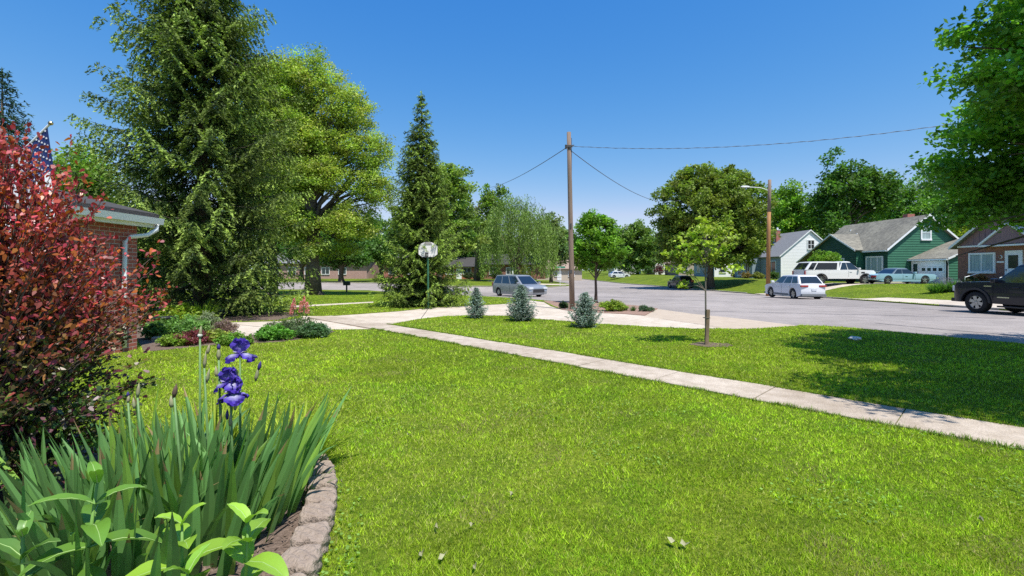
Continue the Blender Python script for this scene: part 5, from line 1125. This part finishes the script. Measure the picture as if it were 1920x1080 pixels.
# ------------------------------------------------------------------ iris clump
m_stem = mat('iris_stem', (.13, .24, .08), .5, var=.15, scale=20)
IX, IY = -2.0, 2.8
t = thing('iris_plant', 'large clump of bearded irises with purple blooms in front of the red shrub', 'iris', (IX, IY, 0))
g = rng(61); n = 520; K = 8
bx = g.normal(size=n) * .46; by = g.normal(size=n) * .42; keep = (np.abs(bx) < 1.0) & (np.abs(by) < .8) & (bx + IX < -1.22 - .10 * (by + .3) - .16) ; bx, by = bx[keep], by[keep]; n = len(bx)
L = g.uniform(.46, .80, n); lean = np.stack([np.clip(bx * .55 + g.normal(size=n) * .17 + .05, -.7, .28), by * .3 + g.normal(size=n) * .13], 1)
fa = g.uniform(0, np.pi, n); fan = np.stack([np.cos(fa), np.sin(fa) * .6], 1)
V = []; Cc = []; s = np.linspace(0, 1, K); wd = .062 * g.uniform(.7, 1.2, n)[:, None] * np.array([.75, .95, 1.05, 1.05, .95, .72, .4, .03])
bend = g.uniform(-.02, .28, n); bend[g.random(n) < .2] = .75
P = np.zeros((n, K, 3))
for k in range(K):
    f = s[k]; P[:, k, 0] = bx + lean[:, 0] * L * f * (1 + bend * f); P[:, k, 1] = by + lean[:, 1] * L * f * (1 + bend * f)
    P[:, k, 2] = L * f * (1 - .22 * np.sum(lean ** 2, 1) - bend * .35 * f * f)
cc = np.array([.125, .26, .075]) * g.uniform(.55, 1.45, (n, 1)) * np.array([1, 1, 1]); cc[g.random(n) < .15] *= np.array([1.5, 1.25, .7])
g_tip = g.random(n) < .22
for side in (-1, 1):
    for k in range(K - 1):
        q = np.zeros((n, 4, 3))
        for j, (kk, e_) in enumerate(((k, 0), (k, 1), (k + 1, 1), (k + 1, 0))):
            q[:, j] = P[:, kk]
            if e_: q[:, j, 0] += side * fan[:, 0] * wd[:, kk] / 2; q[:, j, 1] += side * fan[:, 1] * wd[:, kk] / 2 + wd[:, kk] * .10
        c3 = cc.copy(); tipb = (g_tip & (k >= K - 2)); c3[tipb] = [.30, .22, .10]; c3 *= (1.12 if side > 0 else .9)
        V.append(q); Cc.append(c3)
fast_mesh('leaves', np.concatenate(V), 4, np.concatenate(Cc), M_GLOSSLEAF, t)
def petal(c, az, L, W, e0, e1, ruffle, white, base, g, n1=10, n2=7):
    """curved petal: elevation angle runs from e0 to e1 along its length"""
    V = np.zeros((n1, n2, 3)); Cl = np.zeros((n1, n2, 3)); p = np.array([0., 0.]); seg = L / (n1 - 1)
    d = np.array([math.cos(az), math.sin(az)]); sd = np.array([-d[1], d[0]])
    for i in range(n1):
        f = i / (n1 - 1); e = e0 + (e1 - e0) * f
        if i: p = p + np.array([math.cos(e), math.sin(e)]) * seg
        w = W * (math.sin(math.pi * min(1, f * .82 + .10)) ** .7) * (.35 + .65 * min(1, f * 2.2))
        for j in range(n2):
            q = (j / (n2 - 1) - .5) * 2; o = ruffle * math.sin(q * 5 + i * 1.9) * f * (.3 + abs(q)); cup = -.12 * W * q * q
            nz = np.array([-math.sin(e), math.cos(e)])
            V[i, j, :2] = d * (p[0] + nz[0] * (o + cup)) + sd * q * w / 2; V[i, j, 2] = p[1] + nz[1] * (o + cup)
            wt = white * max(0, 1 - abs(f - .42) * 2.8) * max(0, 1 - abs(q) * 1.25); vein = .85 + .15 * math.sin(q * 16)
            Cl[i, j] = (np.array(base) * (1 - wt) + np.array([.72, .70, .80]) * wt) * vein * g.uniform(.9, 1.1)
    V += np.array(c); F = []; C2 = []
    for i in range(n1 - 1):
        for j in range(n2 - 1):
            F.append([V[i, j], V[i, j + 1], V[i + 1, j + 1], V[i + 1, j]]); C2 += [Cl[i, j], Cl[i, j + 1], Cl[i + 1, j + 1], Cl[i + 1, j]]
    return np.array(F), np.array(C2)
def bloom(parent, c, s, seed, sat=1.0):
    g = rng(seed); Fs, Cs = [], []; a0 = g.uniform(0, 2)
    for k in range(3):
        F, Cx = petal(c, a0 + k * 2.094, .085 * s, .10 * s, 1.25, .85 + g.uniform(1.0, 1.5), .010 * s, .35, (.10, .055, .50), g); Fs.append(F); Cs.append(Cx)
        F, Cx = petal(c, a0 + 1.047 + k * 2.094, .10 * s, .095 * s, .45, -1.35 + g.uniform(-.2, .2), .009 * s, .95, (.075, .035, .42), g); Fs.append(F); Cs.append(Cx)
    for k in range(3):
        F, Cx = petal(c, a0 + 1.047 + k * 2.094, .045 * s, .028 * s, .8, .2, .003 * s, .2, (.35, .3, .6), g, 5, 4); Fs.append(F); Cs.append(Cx)
    F = np.concatenate(Fs); Cx = np.concatenate(Cs); me = fast_mesh('flower', F, 4, None, M_PETAL, parent)
    at_ = me.data.attributes.new('Col', 'FLOAT_COLOR', 'POINT'); cc = np.ones((len(Cx), 4), np.float32); cc[:, :3] = Cx; at_.data.foreach_set('color', cc.ravel())
    for p in me.data.polygons: p.use_smooth = True
    return me
def bud(parent, p, L, r, m, d=(0, 0, 1)):
    d = Vector(d).normalized(); p = Vector(p); mb = MB(); mb.tube([p, p + d * L * .3, p + d * L * .65, p + d * L], [r * .6, r, r * .75, r * .08], 8); return mb.build('bud', m, parent, smooth=True)
m_budg = mat('bud_sheath', (.26, .30, .14), .7, c2=(.33, .26, .17), scale=30); m_budp = mat('purple_bud', (.04, .025, .16), .6); m_budd = mat('dried_bud', (.12, .075, .055), .9, var=.3, scale=40)
def stalk(px, py, d, lean=(0, 0), blooms=(), buds=(), top=None):
    """flower stem ending where the photo shows px,py at distance d"""
    e = Vector(at(px, py, d)) - Vector((IX, IY, 0)); b = Vector((e.x + lean[0], e.y + lean[1], 0)); mb = MB()
    mb.tube([b, b.lerp(e, .5) + Vector((.008, 0, 0)), e], [.0085, .0075, .006], 8); s_ = mb.build('flower_stem', m_stem, t, smooth=True)
    for (dx, dz, sc, sd) in blooms: bloom(s_, (e.x + dx, e.y, e.z + dz), sc, sd)
    for (dx, dz, L_, r_, m_, dd) in buds: bud(s_, (e.x + dx, e.y, e.z + dz), L_, r_, m_, dd)
    return s_
stalk(450, 668, 3.15, (-.04, .05), blooms=[(0, 0.02, 1.18, 1)], buds=[(.105, -.165, .10, .013, m_budg, (.2, 0, 1)), (.125, -.09, .06, .013, m_budp, (.25, 0, 1)), (-.01, -.14, .06, .009, m_budg, (-.3, 0, 1)), (.085, .0, .035, .014, m_budp, (1, 0, -.2))])
stalk(432, 722, 3.0, (-.01, .03), blooms=[(-.01, 0.015, 1.15, 2), (.015, -.055, 1.25, 3)], buds=[(.03, -.16, .09, .012, m_budg, (.1, 0, 1)), (.05, -.12, .05, .010, m_budp, (.5, 0, 1)), (-.02, -.22, .07, .010, m_budp, (0, 0, 1)), (.0, -.26, .08, .012, m_budg, (0, 0, 1))])
stalk(383, 690, 2.95, (.02, .02), buds=[(.0, 0, .11, .010, m_budg, (.1, 0, 1)), (.015, -.09, .09, .011, m_budg, (.2, 0, 1)), (.02, .09, .06, .011, m_budg, (.2, 0, 1))])
stalk(410, 668, 3.0, (-.0, .02), buds=[(0, -.02, .08, .013, m_budg, (0, 0, 1)), (.0, .045, .035, .012, m_budp, (0, 0, 1)), (-.012, -.13, .07, .012, m_budg, (-.1, 0, 1))])
stalk(375, 632, 3.1, (-.03, .02), buds=[(0, 0, .075, .011, m_budg, (.1, 0, 1)), (0, .0, .03, .016, mat('white_bud', (.6, .58, .5), .7), (0, 0, 1))])
stalk(326, 738, 2.75, (.06, .0), buds=[(0, -.02, .08, .014, m_budd, (.2, 0, 1)), (-.01, -.08, .07, .015, m_budg, (-.1, 0, 1))])
stalk(258, 745, 2.9, (.03, .02), buds=[(0, 0, .09, .011, m_budg, (.1, 0, 1)), (-.02, -.07, .07, .01, m_budg, (-.1, 0, 1))])
stalk(240, 755, 2.95, (.03, .02), buds=[(0, 0, .05, .01, m_budg, (.1, 0, 1)), (0, .04, .03, .009, m_budp, (0, 0, 1))])
# golden daylilies behind the irises
x, y = -1.74, 3.80; tuft('daylily', 'golden yellow-green grassy clump between the irises and the lawn', x, y, 330, .50, .016, (.36, .46, .04), 63, .7, r0=.22)
x, y = -2.6, 4.1; tuft('daylily', 'yellow-green grassy clump between the red shrub and the irises', x, y, 300, .58, .016, (.30, .38, .04), 64, 1.0, r0=.3)
x, y = -1.50, 3.30; tuft('garden_grass', 'thin green leaves sprawling over the mulch by the edging blocks', x, y, 60, .32, .012, (.12, .24, .04), 65, 1.25, r0=.12)
# milkweed like plants in front
def broadleaf(name, label, x, y, h, tiers, seed, ll=.2, lw=.075, c=(.15, .30, .03), top=True, lean=(0, 0)):
    g = rng(seed); t = thing(name, label, 'plant', (x, y, 0)); mb = MB(); e = (lean[0], lean[1], h); mb.tube([(0, 0, -.02), (lean[0] * .4, lean[1] * .4, h * .5), e], [.009, .008, .005], 8); mb.build('stem', mat('milkweed_stem', (.16, .30, .06), .5), t, smooth=True)
    az = g.uniform(0, 3)
    for k in range(tiers):
        f = 1 - k * .15 / (h / .6); z = h * f; az += 1.57 + g.uniform(-.3, .3); sc = .55 + .5 * min(1, k * .45) * 1.1
        for sgn in (0, 1):
            a = az + math.pi * sgn + g.uniform(-.25, .25); n1, n2 = 11, 6; L_, W_ = ll * sc * g.uniform(.85, 1.1), lw * sc * g.uniform(.9, 1.1); e0 = 1.15 - .32 * k + g.uniform(-.15, .15); V = np.zeros((n1, n2 + 1, 3)); p = np.zeros(2)
            d = np.array([math.cos(a), math.sin(a)]); sd = np.array([-d[1], d[0]]); F = []; Cx = []
            col_ = np.array(c) * g.uniform(.8, 1.15) * (1.25 if k == 0 else 1)
            for i in range(n1):
                f2 = i / (n1 - 1); el = e0 - 1.0 * f2
                if i: p = p + np.array([math.cos(el), math.sin(el)]) * L_ / (n1 - 1)
                w = W_ * math.sin(math.pi * (f2 * .96 + .04) ** .85) ** .8 + .004
                for j in range(n2 + 1):
                    q = (j / n2 - .5) * 2; lift = abs(q) * w * .16
                    V[i, j, :2] = d * (p[0] - math.sin(el) * lift) + sd * q * w / 2; V[i, j, 2] = p[1] + math.cos(el) * lift + .002 * math.sin(i * 2 + q * 3)
            V += np.array([lean[0] * f, lean[1] * f, z])
            for i in range(n1 - 1):
                for j in range(n2):
                    F.append([V[i, j], V[i, j + 1], V[i + 1, j + 1], V[i + 1, j]]); vein = 1.35 if j in (n2 // 2 - 1, n2 // 2) and False else 1; Cx.append(col_ * vein)
            o = fast_mesh('leaf', np.array(F), 4, np.array(Cx), M_GLOSSLEAF, t)
            bmx = bmesh.new(); bmx.from_mesh(o.data); bmesh.ops.remove_doubles(bmx, verts=bmx.verts, dist=1e-5); bmx.to_mesh(o.data); bmx.free()
            for pp in o.data.polygons: pp.use_smooth = True
            m3 = MB(); mid = n2 // 2; m3.tube([tuple(V[i, mid] + np.array([0, 0, .0012])) for i in range(0, n1)], [.0022 * (1 - .8 * i / n1) for i in range(n1)], 5, False); m3.build('leaf_rib', mat('rib_green', (.32, .46, .16), .5), o)
    return t
broadleaf('milkweed', 'tall broad-leaved plant with light green leaves at the left bottom edge', -1.83, 1.98, .70, 6, 71, .25, .085, (.13, .27, .035), lean=(.08, .0))
broadleaf('milkweed', 'short broad-leaved plant with lime leaves in front of the irises', -1.42, 2.02, .50, 5, 72, .24, .11, (.25, .42, .04))
broadleaf('milkweed', 'lime broad-leaved plant beside the mulch near the edging blocks', -1.20, 2.10, .47, 5, 73, .24, .11, (.25, .42, .045), lean=(.02, 0))
broadleaf('milkweed', 'low leafy shoot rising right at the bottom edge of the picture', -1.30, 1.88, .38, 4, 74, .21, .08, (.16, .31, .035))
broadleaf('milkweed', 'slender shaded shoot nearest the lower left corner', -1.98, 1.9, .52, 5, 75, .2, .07, (.10, .21, .04))

# ------------------------------------------------------------------ red barberry
def barberry():
    SX, SY = -3.78, 3.12
    t = thing('barberry_shrub', 'tall barberry shrub with glowing red upper leaves at the left edge', 'shrub', (SX, SY, 0)); g = rng(81); mb = MB()
    P, A, B, L, W, Cc = [], [], [], [], [], []
    for k in range(760):
        az = g.uniform(0, 6.283); v = g.random(); el = g.uniform(.08, 1.5); 
        Rx = 1.10; Hh = 2.66
        # end point on an egg-shaped envelope
        zt = Hh * (g.random() ** .75); prof = (1 - (abs(zt / Hh - .42) / .62) ** 2.2) if abs(zt / Hh - .42) < .62 else 0
        if zt / Hh > .42: prof = max(0, 1 - ((zt / Hh - .42) / .60) ** 2.0)
        r = Rx * max(.10, prof) ** .6 * g.uniform(.55, 1.05); e = np.array([math.cos(az) * r, math.sin(az) * r * .95, zt + .0])
        if g.random() < .14: e = e * np.array([1.12, 1.12, 1.07])
        b0 = np.array([math.cos(az) * .12 * g.random(), math.sin(az) * .12, 0]); m1 = b0 * .5 + e * .5; m1[2] += .16 * (1 + r); 
        tt = np.linspace(0, 1, 16)[:, None]; Q = (1 - tt) ** 2 * b0 + 2 * tt * (1 - tt) * m1 + tt ** 2 * e
        mb.tube([tuple(q) for q in Q[::3]], [.009, .007, .006, .005, .0035, .002], 4, False)
        n = int(g.integers(70, 105)); q = .28 + .74 * g.random(n) ** .8; q = np.clip(q, 0, 1); i = q * 15; i0 = np.clip(i.astype(int), 0, 14); fr = (i - i0)[:, None]
        p = Q[i0] * (1 - fr) + Q[i0 + 1] * fr; tang = unit(Q[i0 + 1] - Q[i0])
        # short side shoots with rosettes
        sh = unit(g.normal(size=(n, 3))) * (g.random(n) * .10)[:, None]; sh[:, 2] += .012
        p = p + sh; a = unit(sh * 6 + tang * .5 + g.normal(size=(n, 3)) * .5 + [0, 0, .15]); nn = unit(g.normal(size=(n, 3)) * .7 + [0.1, -.35, .8]); P.append(p); A.append(a); B.append(unit(np.cross(nn, a)))
        L.append(g.uniform(.022, .053, n)); W.append(g.uniform(.015, .032, n))
        hz = np.clip((p[:, 2] - .85 + .35 * np.clip(np.cos(az) * .8, -1, 1) * 0 + g.normal(size=n) * .14) / .55, 0, 1)
        rr_ = g.uniform(.16, .60, n); red = np.stack([rr_, rr_ * g.uniform(.09, .20, n), rr_ * g.uniform(.10, .20, n)], 1); orange = g.random(n) < .18; red[orange] = [.46, .13, .03]
        grn = np.stack([g.uniform(.035, .09, n), g.uniform(.06, .12, n), g.uniform(.02, .035, n)], 1); pur = g.random(n) < .25; grn[pur] = [.12, .035, .05]; lg = g.random(n) < .13; grn[lg] = [.17, .27, .04]
        age = np.clip(q * 1.25 - .2, 0, 1); w = (hz * age)[:, None]; Cc.append((red * w + grn * (1 - w)) * g.uniform(.8, 1.2))
    P, A, B, L, W, Cc = map(np.concatenate, (P, A, B, L, W, Cc)); n = len(P)
    V = np.zeros((n, 6, 3)); a = A * L[:, None]; b = B * W[:, None] / 2; nn = np.cross(A, B) * (L * .10)[:, None]
    for j, (fa_, fb_, fn_) in enumerate([(0, 0, 0), (.35, .7, .5), (.75, 1.0, .6), (1.0, .0, .0), (.75, -1.0, .6), (.35, -.7, .5)]): V[:, j] = P + a * (fa_ - .3) + b * fb_ + nn * fn_
    print('barberry', n); fast_mesh('foliage', V, 6, Cc, M_GLOSSLEAF, t); mb.build('stems', m_bark, t)
barberry()

# ------------------------------------------------------------------ flag on the garage wall
t = thing('flag', 'United States flag hanging from a slanted pole above the red shrub', 'flag', (0, 0, 0))
tip = Vector(at(95, 231, 6.2)); foot = Vector((-7.42, 6.3, 2.35))
tp = tip; d = (foot - tip).normalized()
mb = MB(); mb.tube([tip + d * .0, foot], .013, 8); mb.build('flagpole', m_gutter, t)
mb = MB(); mb.lathe([(.001, -.03), (.022, -.02), (.03, 0), (.022, .02), (.001, .03)], 12); o = mb.build('finial', mat('gold_ball', (.6, .5, .3), .25, metal=1), t); o.location = tip
def flagpt(u_, v_):      # u along the pole (0 at tip), v down the cloth
    L_, D_ = .95, 1.35; p = tip + d * (.06 + u_ * L_ * 1.0); sag = v_ * D_
    fold = .05 * math.sin(u_ * 11 + v_ * 2) * (v_ ** .7) + .03 * math.sin(u_ * 23 + 1) * v_
    return Vector((p.x + (.30 * v_ * (1 - u_)) * .45 + v_ * u_ * .15, p.y + fold, p.z - sag * (1.0 - .0 * u_)))
def cloth(name, u0, u1, v0, v1, m, parent, nu=14, nv=14, off=0):
    mb = MB(); V = [flagpt(u0 + (u1 - u0) * i / nu, v0 + (v1 - v0) * j / nv) + Vector((0, off, 0)) for i in range(nu + 1) for j in range(nv + 1)]
    mb.add(V, [(i * (nv + 1) + j, (i + 1) * (nv + 1) + j, (i + 1) * (nv + 1) + j + 1, i * (nv + 1) + j + 1) for i in range(nu) for j in range(nv)]); return mb.build(name, m, parent, smooth=True)
m_fr = mat('flag_red', (.42, .012, .03), .8); m_fw = mat('flag_white', (.72, .72, .74), .8); m_fb = mat('flag_blue', (.012, .03, .13), .8)
# stripes run down the cloth (along v), the canton fills the upper corner at the tip
for i in range(13):
    u0, u1 = i / 13, (i + 1) / 13; cloth('stripe', u0, u1, .40 if u1 < 7.01 / 13 + .0 else .0, 1, m_fr if i % 2 == 0 else m_fw, t, 3, 20)
ct = cloth('canton', 0, 7 / 13, 0, .40, m_fb, t, 10, 10)
mb = MB()
for r_ in range(11):
    for c_ in range(5 if r_ % 2 else 6):
        u_ = (c_ + (1.0 if r_ % 2 else .5)) / 6 * 7 / 13; v_ = (r_ + .7) / 11.4 * .40; p = flagpt(u_, v_) + Vector((0, -.008, 0)); s_ = .018; vv = []
        for q in range(10): a = math.pi / 2 + q * math.pi / 5; rr = s_ if q % 2 == 0 else s_ * .42; vv.append((p.x + rr * math.cos(a), p.y, p.z + rr * math.sin(a)))
        mb.add([(p.x, p.y, p.z)] + vv, [(0, 1 + q, 1 + (q + 1) % 10) for q in range(10)])
mb.build('stars', m_fw, ct)

# ------------------------------------------------------------------ litter and mulch chips
g = rng(90)
for i, (px, py, s_) in enumerate([(960, 937, .035), (870, 942, .025), (1418, 831, .03), (765, 822, .02), (790, 1050, .04), (830, 1056, .045), (890, 1075, .035), (640, 912, .02), (1262, 1027, .05), (1285, 1032, .05), (1840, 985, .035), (818, 1000, .035), (885, 995, .03), (637, 775, .03), (632, 795, .025), (700, 862, .02)]):
    x, y = G(px, py); a = g.uniform(0, 6.28); mb = MB(); V = []
    for k, (q, w_) in enumerate([(-1, 0), (-.4, .32), (.3, .38), (1, .05), (.3, -.34), (-.4, -.3)]): V.append((s_ * .62 * (q * math.cos(a) - w_ * math.sin(a)), s_ * (q * math.sin(a) + w_ * math.cos(a)), .012 * math.sin(k * 2.2) + .004 * (k % 2)))
    mb.add(V, [(0, 1, 5), (1, 2, 4, 5), (2, 3, 4)]); o = mb.build('fallen_leaf', mat('dry_leaf', (.36, .37, .20), .7, c2=(.26, .23, .13), scale=30)); o.location = (x, y, gz(x, y) + .042); tag(o, 'pale dry leaf or petal lying on the near lawn', 'leaf', 'pale dry leaves scattered on the near lawn')
n = 5200; X_ = g.uniform(-5.5, -1.0, n); Y_ = g.uniform(1.4, 5.6, n); ok = inpoly(X_, Y_, BED); X_, Y_ = X_[ok], Y_[ok]; n = len(X_)
P = np.stack([X_, Y_, g.uniform(.014, .035, n)], 1); A = unit(g.normal(size=(n, 3)) * [1, 1, .3]); B = unit(np.cross(unit(g.normal(size=(n, 3)) * .4 + [0, 0, 1]), A))
tag(fast_mesh('wood_chip_mulch', diamonds(P, A, B, g.uniform(.015, .05, n), g.uniform(.008, .02, n)), 4, np.array([.20, .145, .11]) * g.uniform(.4, 1.5, (n, 1)), M_PETAL), kind='stuff')
